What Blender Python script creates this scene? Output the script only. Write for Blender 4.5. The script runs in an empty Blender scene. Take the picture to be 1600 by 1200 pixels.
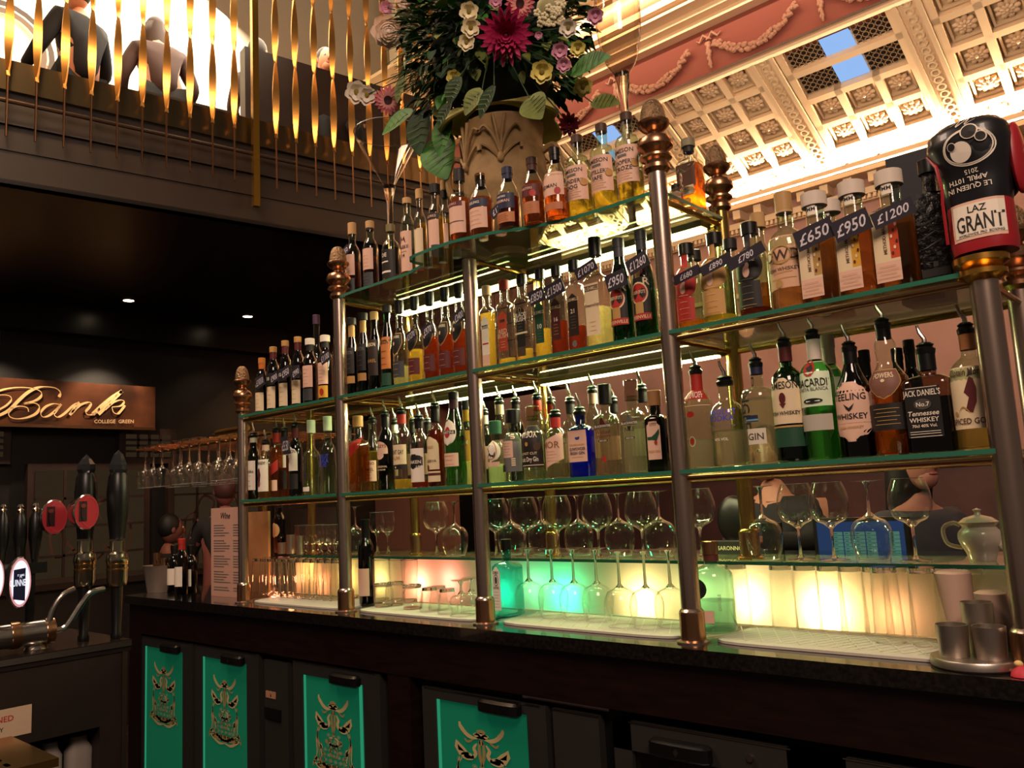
import bpy, math, random
from mathutils import Vector, Matrix
from math import sin, cos, pi, radians, sqrt
random.seed(7)
SC = bpy.context.scene
COL = SC.collection
# ------------------------------------------------------------------ camera
F = 1294.0
YAW, PIT, ROL = radians(41.94), radians(7.745), radians(-2.972)
EYE = Vector((0, 0, 1.35))
_f = Vector((-sin(YAW)*cos(PIT), cos(YAW)*cos(PIT), sin(PIT)))
_r = Vector((cos(YAW), sin(YAW), 0)); _u = _r.cross(_f)
RT = _r*cos(ROL) + _u*sin(ROL); UP = -_r*sin(ROL) + _u*cos(ROL); FW = _f
cd = bpy.data.cameras.new('camera'); cam = bpy.data.objects.new('camera', cd); COL.objects.link(cam)
m = Matrix((RT, UP, -FW)).transposed().to_4x4(); m.translation = EYE
cam.matrix_world = m; cd.sensor_width = 36; cd.lens = F/1600*36; cd.clip_start = .02; cd.clip_end = 100
SC.camera = cam
SC.view_settings.view_transform = 'Standard'; SC.view_settings.look = 'None'
SC.view_settings.exposure = 0.0; SC.view_settings.gamma = 1
try:
    cy = SC.cycles
    cy.max_bounces = 14; cy.transparent_max_bounces = 40; cy.transmission_bounces = 12; cy.glossy_bounces = 5; cy.diffuse_bounces = 3
    cy.caustics_reflective = False; cy.caustics_refractive = False
    cy.sample_clamp_indirect = 3.0; cy.sample_clamp_direct = 0
except Exception: pass
# ------------------------------------------------------------------ world and light
w = bpy.data.worlds.new('world'); SC.world = w; w.use_nodes = True
w.node_tree.nodes['Background'].inputs[0].default_value = (1.0, .74, .56, 1)
w.node_tree.nodes['Background'].inputs[1].default_value = .085
def lamp(kind, loc, power, col, size=.1, size_y=None, to=None, spread=None, blend=None, name='lamp'):
    l = bpy.data.lights.new(name, kind); l.energy = power; l.color = col
    if kind == 'AREA':
        l.shape = 'RECTANGLE'; l.size = size; l.size_y = size_y or size
        if spread: l.spread = radians(spread)
    elif kind == 'SPOT':
        l.shadow_soft_size = size; l.spot_size = radians(spread or 60); l.spot_blend = blend if blend is not None else .6
    else: l.shadow_soft_size = size
    o = bpy.data.objects.new(name, l); COL.objects.link(o); o.location = loc
    if to is not None: o.rotation_euler = (Vector(to)-Vector(loc)).to_track_quat('-Z', 'Y').to_euler()
    return o
WARM = (1.0, .66, .42)
# added fill lamps, unseen: over the bar towards the bottles and up at the soffit
lamp('AREA', (1.6, -1.2, 4.6), 175, (1.0, .73, .57), 1.6, 1.6, to=(-1.5, 2.0, 1.4), name='hall_fill_light')
lamp('AREA', (-3.2, 0.2, 4.9), 85, (1.0, .73, .56), 1.2, 1.2, to=(-2.6, 2.2, 1.2), name='hall_fill_light')
lamp('AREA', (-2.0, 4.6, 3.9), 70, (1.0, .74, .54), 1.5, 1.5, to=(-2.4, 8.3, 5.0), name='hall_fill_light')
# cove lighting above the cornice and above the frieze
lamp('AREA', (-2.4, 8.86, 4.62), 1500, (1.0, .72, .42), 9.0, .06, to=(-2.4, 8.30, 5.7), name='cove_light')
lamp('AREA', (-2.4, 6.75, 6.25), 110, (1.0, .68, .46), 9.0, .06, to=(-2.4, 7.6, 6.7), name='cove_light')
# gallery: lit room behind the rail, plus an unseen lamp added for the rods
lamp('AREA', (-7.6, 4.0, 7.0), 560, (1.0, .83, .60), 3.5, 4.0, to=(-9.0, 3.2, 5.0), name='gallery_light')
lamp('AREA', (-4.6, 1.0, 6.0), 110, (1.0, .62, .30), .8, .8, to=(-6.0, 3.2, 4.3), name='gallery_light')

# ------------------------------------------------------------------ pixel <-> place helpers (1600x1200 frame)
def ray(px, py): return (FW*F + RT*(px-800) - UP*(py-600)).normalized()
def onY(px, py, Y): d = ray(px, py); return EYE + d*(Y/d.y)
def onX(px, py, X): d = ray(px, py); return EYE + d*(X/d.x)
def onZ(px, py, Z): d = ray(px, py); return EYE + d*((Z-EYE.z)/d.z)
def solve(axis, pt, px=None, py=None):
    """value of one coordinate of pt so that it projects to px (or py)"""
    q = [pt[i]-EYE[i] for i in range(3)]; q[axis] = 0; q = Vector(q)
    A, t = (RT, px-800) if px is not None else (UP, 600-py)
    k = t*q.dot(FW) - F*q.dot(A); c = F*A[axis] - t*FW[axis]
    return k/c + EYE[axis]
def depth(p): return (Vector(p)-EYE).dot(FW)
def project(p):
    q = Vector(p)-EYE; z = q.dot(FW)
    return 800+F*q.dot(RT)/z, 600-F*q.dot(UP)/z
# ------------------------------------------------------------------ materials
MATS = {}
def s2l(c):
    if isinstance(c, str): c = [int(c[i:i+2], 16)/255 for i in (0, 2, 4)]
    return tuple((x/12.92 if x <= .04045 else ((x+.055)/1.055)**2.4) for x in c)
def mat(c, rough=.5, metal=0, emit=0, spec=.5, trans=0, ior=1.45, bump=0, bscale=60, name=None, coat=0):
    key = (c, rough, metal, emit, spec, trans, ior, bump, bscale, coat)
    if key in MATS: return MATS[key]
    x = bpy.data.materials.new(name or 'paint_'+str(c)); x.use_nodes = True
    b = x.node_tree.nodes['Principled BSDF']; col = (*s2l(c), 1)
    b.inputs['Base Color'].default_value = col; b.inputs['Roughness'].default_value = rough
    b.inputs['Metallic'].default_value = metal; b.inputs['IOR'].default_value = ior
    b.inputs['Specular IOR Level'].default_value = spec; b.inputs['Transmission Weight'].default_value = trans
    b.inputs['Coat Weight'].default_value = coat
    if emit: b.inputs['Emission Color'].default_value = col; b.inputs['Emission Strength'].default_value = emit
    nt = x.node_tree
    if bump:
        n = nt.nodes.new('ShaderNodeTexNoise'); n.inputs['Scale'].default_value = bscale; n.inputs['Detail'].default_value = 4
        bp = nt.nodes.new('ShaderNodeBump'); bp.inputs['Strength'].default_value = bump; bp.inputs['Distance'].default_value = .01
        tc = nt.nodes.new('ShaderNodeTexCoord'); nt.links.new(tc.outputs['Object'], n.inputs['Vector'])
        nt.links.new(n.outputs['Fac'], bp.inputs['Height']); nt.links.new(bp.outputs['Normal'], b.inputs['Normal'])
    MATS[key] = x; return x
def emis(c, s):
    key = ('em', c, s)
    if key in MATS: return MATS[key]
    x = bpy.data.materials.new('glow_'+str(c)); x.use_nodes = True; nt = x.node_tree; nt.nodes.clear()
    e = nt.nodes.new('ShaderNodeEmission'); e.inputs[0].default_value = (*s2l(c), 1); e.inputs[1].default_value = s
    o = nt.nodes.new('ShaderNodeOutputMaterial'); nt.links.new(e.outputs[0], o.inputs[0]); MATS[key] = x; return x
def glass(c, gl=.9, rough=.03, ior=1.5, name=None):
    """thin glass wall: tinted see-through plus a Fresnel reflection"""
    key = ('gl', c, gl, rough, ior)
    if key in MATS: return MATS[key]
    x = bpy.data.materials.new(name or 'glass_'+str(c)); x.use_nodes = True; nt = x.node_tree; nt.nodes.clear(); N = nt.nodes.new
    t = N('ShaderNodeBsdfTransparent'); t.inputs[0].default_value = (*s2l(c), 1)
    g = N('ShaderNodeBsdfGlossy'); g.inputs['Roughness'].default_value = rough; g.inputs[0].default_value = (1, 1, 1, 1)
    lw = N('ShaderNodeLayerWeight'); lw.inputs['Blend'].default_value = .5
    pw = N('ShaderNodeMath'); pw.operation = 'POWER'; pw.inputs[1].default_value = 2.6
    mp = N('ShaderNodeMapRange'); mp.inputs['To Min'].default_value = .045; mp.inputs['To Max'].default_value = gl*.95; nt.links.new(lw.outputs['Facing'], pw.inputs[0])
    mx = N('ShaderNodeMixShader'); o = N('ShaderNodeOutputMaterial')
    nt.links.new(pw.outputs[0], mp.inputs['Value']); nt.links.new(mp.outputs[0], mx.inputs[0])
    nt.links.new(t.outputs[0], mx.inputs[1]); nt.links.new(g.outputs[0], mx.inputs[2]); nt.links.new(mx.outputs[0], o.inputs[0])
    MATS[key] = x; return x
def noisemat(c1, c2, scale, rough=.4, name='grain', stretch=(1, 1, 1), spec=.5, coat=0, bump=0):
    key = ('nz', c1, c2, scale, rough, stretch, spec, bump)
    if key in MATS: return MATS[key]
    x = mat(c1, rough, spec=spec, name=name, coat=coat); x = x.copy(); x.name = name; nt = x.node_tree; b = nt.nodes['Principled BSDF']; N = nt.nodes.new
    tc = N('ShaderNodeTexCoord'); mp = N('ShaderNodeMapping'); mp.inputs['Scale'].default_value = stretch
    n = N('ShaderNodeTexNoise'); n.inputs['Scale'].default_value = scale; n.inputs['Detail'].default_value = 5
    r = N('ShaderNodeMix'); r.data_type = 'RGBA'; r.inputs[6].default_value = (*s2l(c1), 1); r.inputs[7].default_value = (*s2l(c2), 1)
    cr = N('ShaderNodeMapRange'); cr.inputs['From Min'].default_value = .35; cr.inputs['From Max'].default_value = .65
    L = nt.links.new; L(tc.outputs['Object'], mp.inputs[0]); L(mp.outputs[0], n.inputs[0]); L(n.outputs[0], cr.inputs[0]); L(cr.outputs[0], r.inputs[0]); L(r.outputs[2], b.inputs['Base Color'])
    if bump:
        bp = N('ShaderNodeBump'); bp.inputs['Strength'].default_value = bump; L(n.outputs[0], bp.inputs['Height']); L(bp.outputs[0], b.inputs['Normal'])
    MATS[key] = x; return x
CLEAR = glass('F4F8EE'); SHELFG = glass('D8EBDC', .8); GREEN = glass('2F7A40'); DKGREEN = glass('16401F'); BLUE = glass('3B6BD8'); BROWN = glass('5A2408')
PALE = glass('E6F2E0'); AQUA = glass('8FE0DC'); LTGREEN = glass('8FD08A')
EDGE = mat('2E6E58', .15, name='green_glass_edge', spec=.8)
BRASS = mat('C9A25A', .22, 1, name='brass'); OLDB = mat('C8B0A2', .27, 1, name='aged_brass'); COPPER = mat('BC8C68', .27, 1, name='copper_brass')
STEEL = mat('C8C0B8', .2, 1, name='steel'); BSTEEL = mat('C0B4A8', .38, 1, name='brushed_steel'); BLACK = mat('0C0B0B', .35, name='black'); MATTB = mat('141313', .7, name='matt_black')
GOLD = mat('E0A850', .25, 1, name='gold'); CORK = mat('C8A06A', .8, name='cork'); WHITE = mat('E8DED2', .6, name='white')
PAPER = mat('EAD8C4', .75, name='paper')
WOOD = noisemat('1E0E0B', '130807', 9, .35, 'mahogany', (1, 1, 6)); WOOD2 = noisemat('33201A', '241510', 5, .5, 'dark_wood', (6, 1, 1))
def liq(c):
    """clear spirit: tinted see-through with a little scattering, so light behind it makes it glow"""
    key = ('liq', c)
    if key in MATS: return MATS[key]
    x = bpy.data.materials.new('spirit_'+c); x.use_nodes = True; nt = x.node_tree; nt.nodes.clear(); N = nt.nodes.new
    l = s2l(c); tc = tuple(v**.75 for v in l)
    t = N('ShaderNodeBsdfTransparent'); t.inputs[0].default_value = (*tc, 1); r = N('ShaderNodeBsdfTranslucent'); r.inputs[0].default_value = (*tc, 1)
    g = N('ShaderNodeBsdfRefraction'); g.inputs['Color'].default_value = (*tc, 1); g.inputs['IOR'].default_value = 1.12; g.inputs['Roughness'].default_value = 0
    m1 = N('ShaderNodeMixShader'); m1.inputs[0].default_value = .30 if min(l) < .6 else .03; m2 = N('ShaderNodeMixShader'); m2.inputs[0].default_value = .35; o = N('ShaderNodeOutputMaterial')
    L = nt.links.new; L(t.outputs[0], m1.inputs[1]); L(r.outputs[0], m1.inputs[2]); L(m1.outputs[0], m2.inputs[1]); L(g.outputs[0], m2.inputs[2]); L(m2.outputs[0], o.inputs[0])
    MATS[key] = x; return x
# ------------------------------------------------------------------ mesh builder
class MB:
    def __init__(s): s.v = []; s.f = []; s.mi = []; s.ms = []
    def mt(s, m):
        if m not in s.ms: s.ms.append(m)
        return s.ms.index(m)
    def add(s, vs, fs, m):
        o = len(s.v); k = s.mt(m); s.v += [tuple(p) for p in vs]
        for f in fs: s.f.append(tuple(i+o for i in f)); s.mi.append(k)
        return s
    def box(s, a, b, m, rot=None, piv=None):
        x0, y0, z0 = a; x1, y1, z1 = b
        vs = [Vector(p) for p in ((x0,y0,z0),(x1,y0,z0),(x1,y1,z0),(x0,y1,z0),(x0,y0,z1),(x1,y0,z1),(x1,y1,z1),(x0,y1,z1))]
        if rot is not None:
            c = Vector(piv) if piv is not None else (Vector(a)+Vector(b))/2
            vs = [c + rot @ (p-c) for p in vs]
        return s.add(vs, [(0,3,2,1),(4,5,6,7),(0,1,5,4),(1,2,6,5),(2,3,7,6),(3,0,4,7)], m)
    def obox(s, o, ex, ey, ez, m):
        """box from a corner and three edge vectors"""
        o, ex, ey, ez = map(Vector, (o, ex, ey, ez)); vs = [o, o+ex, o+ex+ey, o+ey]; vs += [p+ez for p in vs]
        return s.add(vs, [(0,3,2,1),(4,5,6,7),(0,1,5,4),(1,2,6,5),(2,3,7,6),(3,0,4,7)], m)
    def loft(s, secs, m, n=24, cap0=True, cap1=True):
        """secs: (z, rx, ry, exponent, cx, cy)"""
        vs = []
        for z, rx, ry, e, cx, cy in secs:
            for i in range(n):
                a = 2*pi*i/n; ca, sa = cos(a), sin(a)
                k = 1 if e == 2 else (abs(ca)**e + abs(sa)**e)**(-1/e)
                vs.append((cx+rx*ca*k, cy+ry*sa*k, z))
        fs = [(j*n+i, j*n+(i+1) % n, (j+1)*n+(i+1) % n, (j+1)*n+i) for j in range(len(secs)-1) for i in range(n)]
        if cap0: fs.append(tuple(reversed(range(n))))
        if cap1: fs.append(tuple((len(secs)-1)*n+i for i in range(n)))
        return s.add(vs, fs, m)
    def lathe(s, prof, m, n=20, c=(0, 0, 0), cap0=True, cap1=True):
        return s.loft([(z+c[2], max(r, 1e-5), max(r, 1e-5), 2, c[0], c[1]) for r, z in prof], m, n, cap0, cap1)
    def tube(s, pts, r, m, n=8, cap=True):
        pts = [Vector(p) for p in pts]; rr = r if isinstance(r, (list, tuple)) else [r]*len(pts)
        vs = []; up = None
        for i, p in enumerate(pts):
            t = (pts[min(i+1, len(pts)-1)]-pts[max(i-1, 0)]).normalized()
            if up is None: up = Vector((0, 0, 1)) if abs(t.z) < .9 else Vector((1, 0, 0))
            a = t.cross(up).normalized(); b = a.cross(t).normalized(); up = b
            for k in range(n):
                q = 2*pi*k/n; vs.append(p + (a*cos(q)+b*sin(q))*rr[i])
        fs = [(j*n+i, j*n+(i+1) % n, (j+1)*n+(i+1) % n, (j+1)*n+i) for j in range(len(pts)-1) for i in range(n)]
        if cap: fs += [tuple(reversed(range(n))), tuple((len(pts)-1)*n+i for i in range(n))]
        return s.add(vs, fs, m)
    def ell(s, c, r, m, rot=None, nu=12, nv=8):
        vs = []; c = Vector(c); r = (r, r, r) if isinstance(r, (int, float)) else r
        for j in range(nv+1):
            a = pi*j/nv
            for i in range(nu):
                b = 2*pi*i/nu; p = Vector((r[0]*sin(a)*cos(b), r[1]*sin(a)*sin(b), -r[2]*cos(a)))
                vs.append(c + (rot @ p if rot is not None else p))
        fs = [(j*nu+i, j*nu+(i+1) % nu, (j+1)*nu+(i+1) % nu, (j+1)*nu+i) for j in range(nv) for i in range(nu)]
        return s.add(vs, fs, m)
    def poly(s, pts, m, mp): return s.add([mp(*p) for p in pts], [tuple(range(len(pts)))], m)
    def disc(s, cx, cy, rx, ry, m, mp, n=20, r0=0):
        if r0:
            vs = [mp(cx+rx*k*cos(2*pi*i/n), cy+ry*k*sin(2*pi*i/n)) for k in (r0, 1) for i in range(n)]
            return s.add(vs, [(i, (i+1) % n, n+(i+1) % n, n+i) for i in range(n)], m)
        return s.add([mp(cx, cy)]+[mp(cx+rx*cos(2*pi*i/n), cy+ry*sin(2*pi*i/n)) for i in range(n)], [(0, 1+i, 1+(i+1) % n) for i in range(n)], m)
    def stroke(s, pts, w, m, mp, sub=5, nib=None):
        P = spline(pts, sub); vs = []
        for i, p in enumerate(P):
            t = (P[min(i+1, len(P)-1)]-P[max(i-1, 0)]); t = t.normalized() if t.length > 1e-9 else Vector((1, 0))
            ww = w*(nib(t) if nib else min(1, .35+2.2*min(i, len(P)-1-i)/len(P)))
            nn = Vector((-t.y, t.x))*ww/2; vs += [mp(*(p+nn)), mp(*(p-nn))]
        return s.add(vs, [(2*i, 2*i+1, 2*i+3, 2*i+2) for i in range(len(P)-1)], m)
    def text(s, body, cx, cy, h, m, mp, shear=0, maxw=None, rot=0):
        V, T, wd = glyphs(body); sx = 1
        if maxw and wd*h > maxw: sx = maxw/(wd*h)
        cr, sr = cos(rot), sin(rot); vs = []
        for x, y in V:
            X = x*h*sx + shear*y*h; Y = y*h; vs.append(mp(cx+X*cr-Y*sr, cy+X*sr+Y*cr))
        return s.add(vs, T, m)
    def build(s, name, parent=None, loc=None, rotz=0, smooth=True, sharp=35, **props):
        me = bpy.data.meshes.new(name); me.from_pydata(s.v, [], s.f)
        for x in s.ms: me.materials.append(x)
        me.polygons.foreach_set('material_index', s.mi)
        if smooth:
            me.polygons.foreach_set('use_smooth', [True]*len(s.f)); me.set_sharp_from_angle(angle=radians(sharp))
        me.update(); o = bpy.data.objects.new(name, me); COL.objects.link(o)
        if parent is not None: o.parent = parent
        if loc is not None: o.location = loc
        o.rotation_euler = (0, 0, rotz)
        for k, v in props.items(): o[k] = v
        return o
def spline(pts, sub):
    P = [Vector(p) for p in pts]; out = []
    for i in range(len(P)-1):
        a, b, c, d = P[max(i-1, 0)], P[i], P[i+1], P[min(i+2, len(P)-1)]
        for k in range(sub):
            t = k/sub; out.append(.5*((2*b)+(c-a)*t+(2*a-5*b+4*c-d)*t*t+(3*b-a-3*c+d)*t**3))
    return out+[P[-1]]
_G = {}
def glyphs(body):
    if body in _G: return _G[body]
    c = bpy.data.curves.new('lettering', 'FONT'); c.body = body; c.size = 1; c.resolution_u = 2; c.align_x = 'CENTER'; c.offset = .012
    o = bpy.data.objects.new('lettering', c); COL.objects.link(o); bpy.context.view_layer.update()
    me = bpy.data.meshes.new_from_object(o.evaluated_get(bpy.context.evaluated_depsgraph_get()))
    V = [(v.co.x/.72, v.co.y/.72-.5) for v in me.vertices]; T = [tuple(p.vertices) for p in me.polygons]
    bpy.data.objects.remove(o); bpy.data.curves.remove(c); bpy.data.meshes.remove(me)
    wd = (max(v[0] for v in V)-min(v[0] for v in V)) if V else 1
    _G[body] = (V, T, wd); return _G[body]
def thing(name, label, cat, loc=(0, 0, 0), rotz=0, group=None):
    o = bpy.data.objects.new(name, None); COL.objects.link(o); o.location = loc; o.rotation_euler = (0, 0, rotz)
    o.empty_display_size = .05; o['label'] = label; o['category'] = cat
    if group: o['group'] = group
    return o
def tag(o, label, cat, group=None, kind=None):
    o['label'] = label; o['category'] = cat
    if group: o['group'] = group
    if kind: o['kind'] = kind
    return o
def dup(root, loc, rotz=None, label=None, group=None, scale=None):
    r = root.copy(); COL.objects.link(r); r.location = loc
    if rotz is not None: r.rotation_euler = (0, 0, rotz)
    if label: r['label'] = label
    if group: r['group'] = group
    if scale: r.scale = (scale,)*3
    for ch in list(root.children):
        c = ch.copy(); COL.objects.link(c); c.parent = r
        for g in list(ch.children):
            d = g.copy(); COL.objects.link(d); d.parent = c
    return r
def flat(o, ex, ey):
    o, ex, ey = Vector(o), Vector(ex), Vector(ey)
    return lambda x, y: o+ex*x+ey*y
# ================================================================== the setting
PX = [-3.225, -2.52, -1.82, -1.104, -.376]; YF, YB = 1.85, 2.19
ZC, ZD, ZA, ZB, ZT = .972, 1.145, 1.395, 1.752, 2.132      # tops: counter, low glass shelf, shelves
PINK = noisemat('B4887A', 'A87E70', 3, .7, 'terracotta_plaster'); CREAM = noisemat('DCC09C', 'D0B48E', 6, .6, 'cream_plaster', bump=.1)
CREAM2 = mat('E2C4A0', .55, name='cream_moulding')
fl = MB(); fl.box((-12, -4, -.05), (4, 9.05, 0), noisemat('2A1A14', '1C120E', 4, .4, 'floor_tiles')); fl.build('floor', kind='structure')
b = MB(); b.box((-9.6, 9.05, 0), (4, 9.25, 4.62), PINK)
b.box((-9.6, 9.0, 0), (4, 9.05, 1.42), noisemat('5A3A36', '46302C', 2, .5, 'mauve_marble')); b.box((-9.6, 8.98, 1.42), (4, 9.05, 1.47), mat('7A5648', .5)); b.build('wall_back', kind='structure')
b = MB()
for z, y0, y1 in ((4.30, 8.98, 9.05), (4.36, 8.93, 9.05), (4.56, 8.80, 9.05), (4.62, 8.74, 8.80), (3.55, 9.0, 9.05), (3.3, 8.97, 9.05)): b.box((-9.6, y0, z), (4, y1, z+(.05 if z != 4.36 else .07)), CREAM2)
x = -9.5
while x < 2: b.box((x, 8.84, 4.45), (x+.09, 9.05, 4.555), CREAM2); x += .26
x = -9.5
while x < 2: b.box((x, 8.93, 4.31), (x+.03, 8.99, 4.355), CREAM2); x += .055
for z in (3.62, 3.74, 3.86, 3.98, 4.1): b.box((-.9, 8.98, z), (1.5, 9.05, z+.05), CREAM2)
b.build('trim_cornice', kind='structure')
# sloping coffered soffit
e1 = Vector((1, 0, 0)); e2 = Vector((0, .894, -.447)); en = Vector((0, .447, .894)); O0 = Vector((0, 7.40, 5.5))
def cf(X, t, h=0): return O0 + e1*X + e2*t + en*h
def cbar(B, x0, x1, t0, t1, h0, h1, mm): B.obox(cf(x0, t0, h0), e1*(x1-x0), e2*(t1-t0), en*(h1-h0), mm)
CE = MB(); CE.obox(cf(-8.4, 0, .10), e1*12.4, e2*1.78, en*.05, CREAM)
ros = []; grl = []
cx = -5.18-1.34*2+.0
k = 0 - 2
while cx < 2.5:
    sky = (k % 2 == 0)
    for t0 in (0, .3475, .7125, 1.0775, 1.4425): cbar(CE, cx-.555, cx+.555, t0, t0+(.07 if t0 else .055), 0, .1, CREAM2)
    for xx in (-.555, -.22, .15, .485):
        t0 = .7125 if (sky and xx in (-.22, .15)) else 0
        cbar(CE, cx+xx, cx+xx+.07, t0, 1.7, 0, .1, CREAM2)
    for j in range(5):
        for i in range(3):
            t = .20+.365*j; X = cx+(-.333+.3335*i)
            if sky and j < 2: continue
            if j < 4 or not sky: ros.append((X, t))
            q = .132
            for a0, a1, c0, c1 in ((-q, q, -q, -q+.02), (-q, q, q-.02, q), (-q, -q+.02, -q, q), (q-.02, q, -q, q)):
                cbar(CE, X+a0, X+a1, t+c0, t+c1, .045, .1, CREAM)
    if sky: grl.append(cx)
    # guilloche rib between bays
    r0 = cx+.67
    cbar(CE, r0-.115, r0+.115, 0, 1.75, -.02, .1, CREAM2); cbar(CE, r0-.115, r0-.075, 0, 1.75, -.05, 0, CREAM2); cbar(CE, r0+.075, r0+.115, 0, 1.75, -.05, 0, CREAM2)
    t = .06
    Rm = Matrix((e1, e2, en)).transposed()
    while t < 1.7:
        CE.add([cf(r0+R*cos(a), t+R*sin(a), h) for R, h in ((.055, -.02), (.045, -.042), (.028, -.042), (.02, -.02)) for a in [2*pi*q/10 for q in range(10)]],
               [(j*10+q, j*10+(q+1) % 10, (j+1)*10+(q+1) % 10, (j+1)*10+q) for j in range(3) for q in range(10)], CREAM)
        t += .092
    cx += 1.34; k += 1
ceil = CE.build('ceiling', kind='structure', sharp=30)
RO = MB()
for q in range(9):
    a = 2*pi*q/9; RO.ell((.07*cos(a), .07*sin(a), 0), (.036, .028, .02), CREAM2, Matrix.Rotation(a, 3, 'Z'), 8, 5)
for q in range(8):
    a = 2*pi*q/8+.2; RO.ell((.035*cos(a), .035*sin(a), -.014), (.028, .018, .016), CREAM2, Matrix.Rotation(a, 3, 'Z'), 8, 5)
RO.ell((0, 0, -.03), (.018, .018, .014), CREAM2, None, 8, 5)
r0 = None
Mr = Matrix((e1, e2, en)).transposed().to_4x4()
for X, t in ros:
    if r0 is None: r0 = RO.build('rosette', ceil); o = r0
    else: o = r0.copy(); COL.objects.link(o); o.parent = ceil
    Mx = Mr.copy(); Mx.translation = cf(X, t, .066); o.matrix_local = Mx
GM = mat('A89070', .6); DK = mat('140D08', .8)
for n, c in enumerate(grl):
    o = MB(); cbar(o, c-.17+.02, c+.15-.02, .055, .70, .07, .09, emis('8FB4E8', 1.1)); cbar(o, c-.17, c+.15, .36, .385, .02, .09, CREAM2)
    o.build('window_%d' % (n+1), kind='structure')
    for sx in (-.485, .15):
        g = MB(); cbar(g, c+sx, c+sx+.335, .055, .70, .085, .10, DK)
        for row in (0, 1):
            for a in range(5):
                for bb in range(5):
                    X = c+sx+.03+a*.0685+.0; T = .075+row*.33+bb*.0645
                    g.add([cf(X+R*cos(an), T+R*sin(an), .06) for R in (.034, .024) for an in [2*pi*q/8 for q in range(8)]], [(q, (q+1) % 8, 8+(q+1) % 8, 8+q) for q in range(8)], GM)
        cbar(g, c+sx, c+sx+.335, .365, .385, .03, .09, CREAM2)
        tag(g.build('ceiling_grille'), 'pierced plaster grille in the sloping ceiling beside a blue skylight', 'grille', 'pierced grilles beside the skylights')
# pink frieze above the coffers
b = MB(); b.box((-8.4, 7.42, 5.5), (4, 7.6, 6.04), mat('7C4034', .75, name='terracotta_frieze')); b.build('wall_frieze', kind='structure')
b = MB()
b.box((-8.4, 7.36, 5.44), (4, 7.42, 5.5), CREAM2); b.box((-8.4, 7.33, 5.47), (4, 7.36, 5.5), OLDB)
for y0, y1, z0, z1 in ((7.30, 7.45, 6.03, 6.09), (7.2, 7.45, 6.09, 6.15), (7.05, 7.45, 6.15, 6.18), (6.98, 7.45, 6.20, 6.27), (6.80, 7.45, 6.30, 6.38), (6.6, 6.72, 6.38, 6.46), (6.6, 7.6, 6.95, 7.0), (7.45, 7.6, 6.38, 6.95)): b.box((-8.4, y0, z0), (4, y1, z1), CREAM2)
b.build('trim_frieze_moulding', kind='structure')
# plaster garlands on the frieze
def garland():
    g = MB(); PL = mat('A87C66', .6, name='painted_plaster')
    for i in range(26):
        u = i/25; x = -.42+.84*u; z = -.20*(1-(2*u-1)**2)
        for j in range(3): g.ell((x+random.uniform(-.02, .02), -.02-random.random()*.02, z+random.uniform(-.03, .03)), (.03, .025, .022), PL, Matrix.Rotation(random.random()*3, 3, 'Y'), 7, 4)
    for sx in (-.5,):
        for i in range(9):
            for j in range(2): g.ell((sx+random.uniform(-.025, .025)*(1-i/12), -.02, .02-i*.032), (.026*(1-i/16), .02, .026), PL, None, 7, 4)
        for s in (-1, 1):
            g.tube([(sx, -.01, .08), (sx+s*.05, -.03, .12), (sx+s*.10, -.01, .07), (sx+s*.14, -.01, .10)], [.014, .018, .014, .006], PL, 6)
        g.lathe([(.03, 0), (.03, .012), (.012, .02)], PL, 10, (sx, -.01, .06))
    return g
g0 = garland()
r = None
for i in range(6):
    x = -4.35-1.16*2+i*1.16
    if r is None: r = g0.build('plaster_garland', None, (x, 7.41, 5.83))
    else: r = r.copy(); COL.objects.link(r); r.location.x = x
    tag(r, 'swagged plaster flower garland on the terracotta frieze near the ceiling', 'garland', 'garlands along the frieze')
# ---- dark side of the room under the gallery
DW = mat('120D0B', .35, name='dark_soffit'); PAN = noisemat('24160F', '1C110C', 3, .5, 'brown_fascia', (1, 1, 1))
u_ = Vector((.172, .985, 0)); nrm = Vector((.985, -.172, 0)); B0 = Vector((-6.0, 1.69, 0))
def bal(t, z, d=0): return B0+u_*t+nrm*d+Vector((0, 0, z))
b = MB(); b.obox(bal(-2.5, 3.60, -4), u_*7.2, nrm*4, (0, 0, .03), DW); b.build('ceiling_gallery', kind='structure')
b = MB()
for z0, z1, d in ((3.60, 3.83, 0), (3.83, 3.845, .012), (3.845, 4.02, -.03), (4.02, 4.03, .0), (4.03, 4.30, -.05)): b.obox(bal(-2.5, z0, d-.08), u_*7.2, nrm*.08, (0, 0, z1-z0), PAN)
b.build('wall_gallery_fascia', kind='structure')
b = MB(); b.box((-9.5, -4, 3.3), (-9.15, 9.05, 3.6), mat('1A1513', .3, name='glossy_beam')); b.build('ceiling_beam', kind='structure')
b = MB(); b.box((-9.6, -4, 0), (-9.35, 9.05, 3.6), mat('0E0B0A', .5)); b.build('wall_left', kind='structure')
b = MB()
for z in [2.2+.1*i for i in range(14)]: b.box((-9.34, .5, z), (-9.3, 2.66, z+.09), mat('6A4A34', .6, name='slatted_panel'))
b.build('wall_left_boards', kind='structure')
GC = mat('CBB9A2', .8, name='gallery_wall')
b = MB(); b.box((-9.3, -4, 3.7), (-9.2, 9.0, 14), mat('F4E6CC', .9)); b.obox(bal(-2.5, 4.22, -3.3), u_*7.5, nrm*3.2, (0, 0, .05), mat('3A241A', .6)); b.build('wall_gallery', kind='structure')
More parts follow.
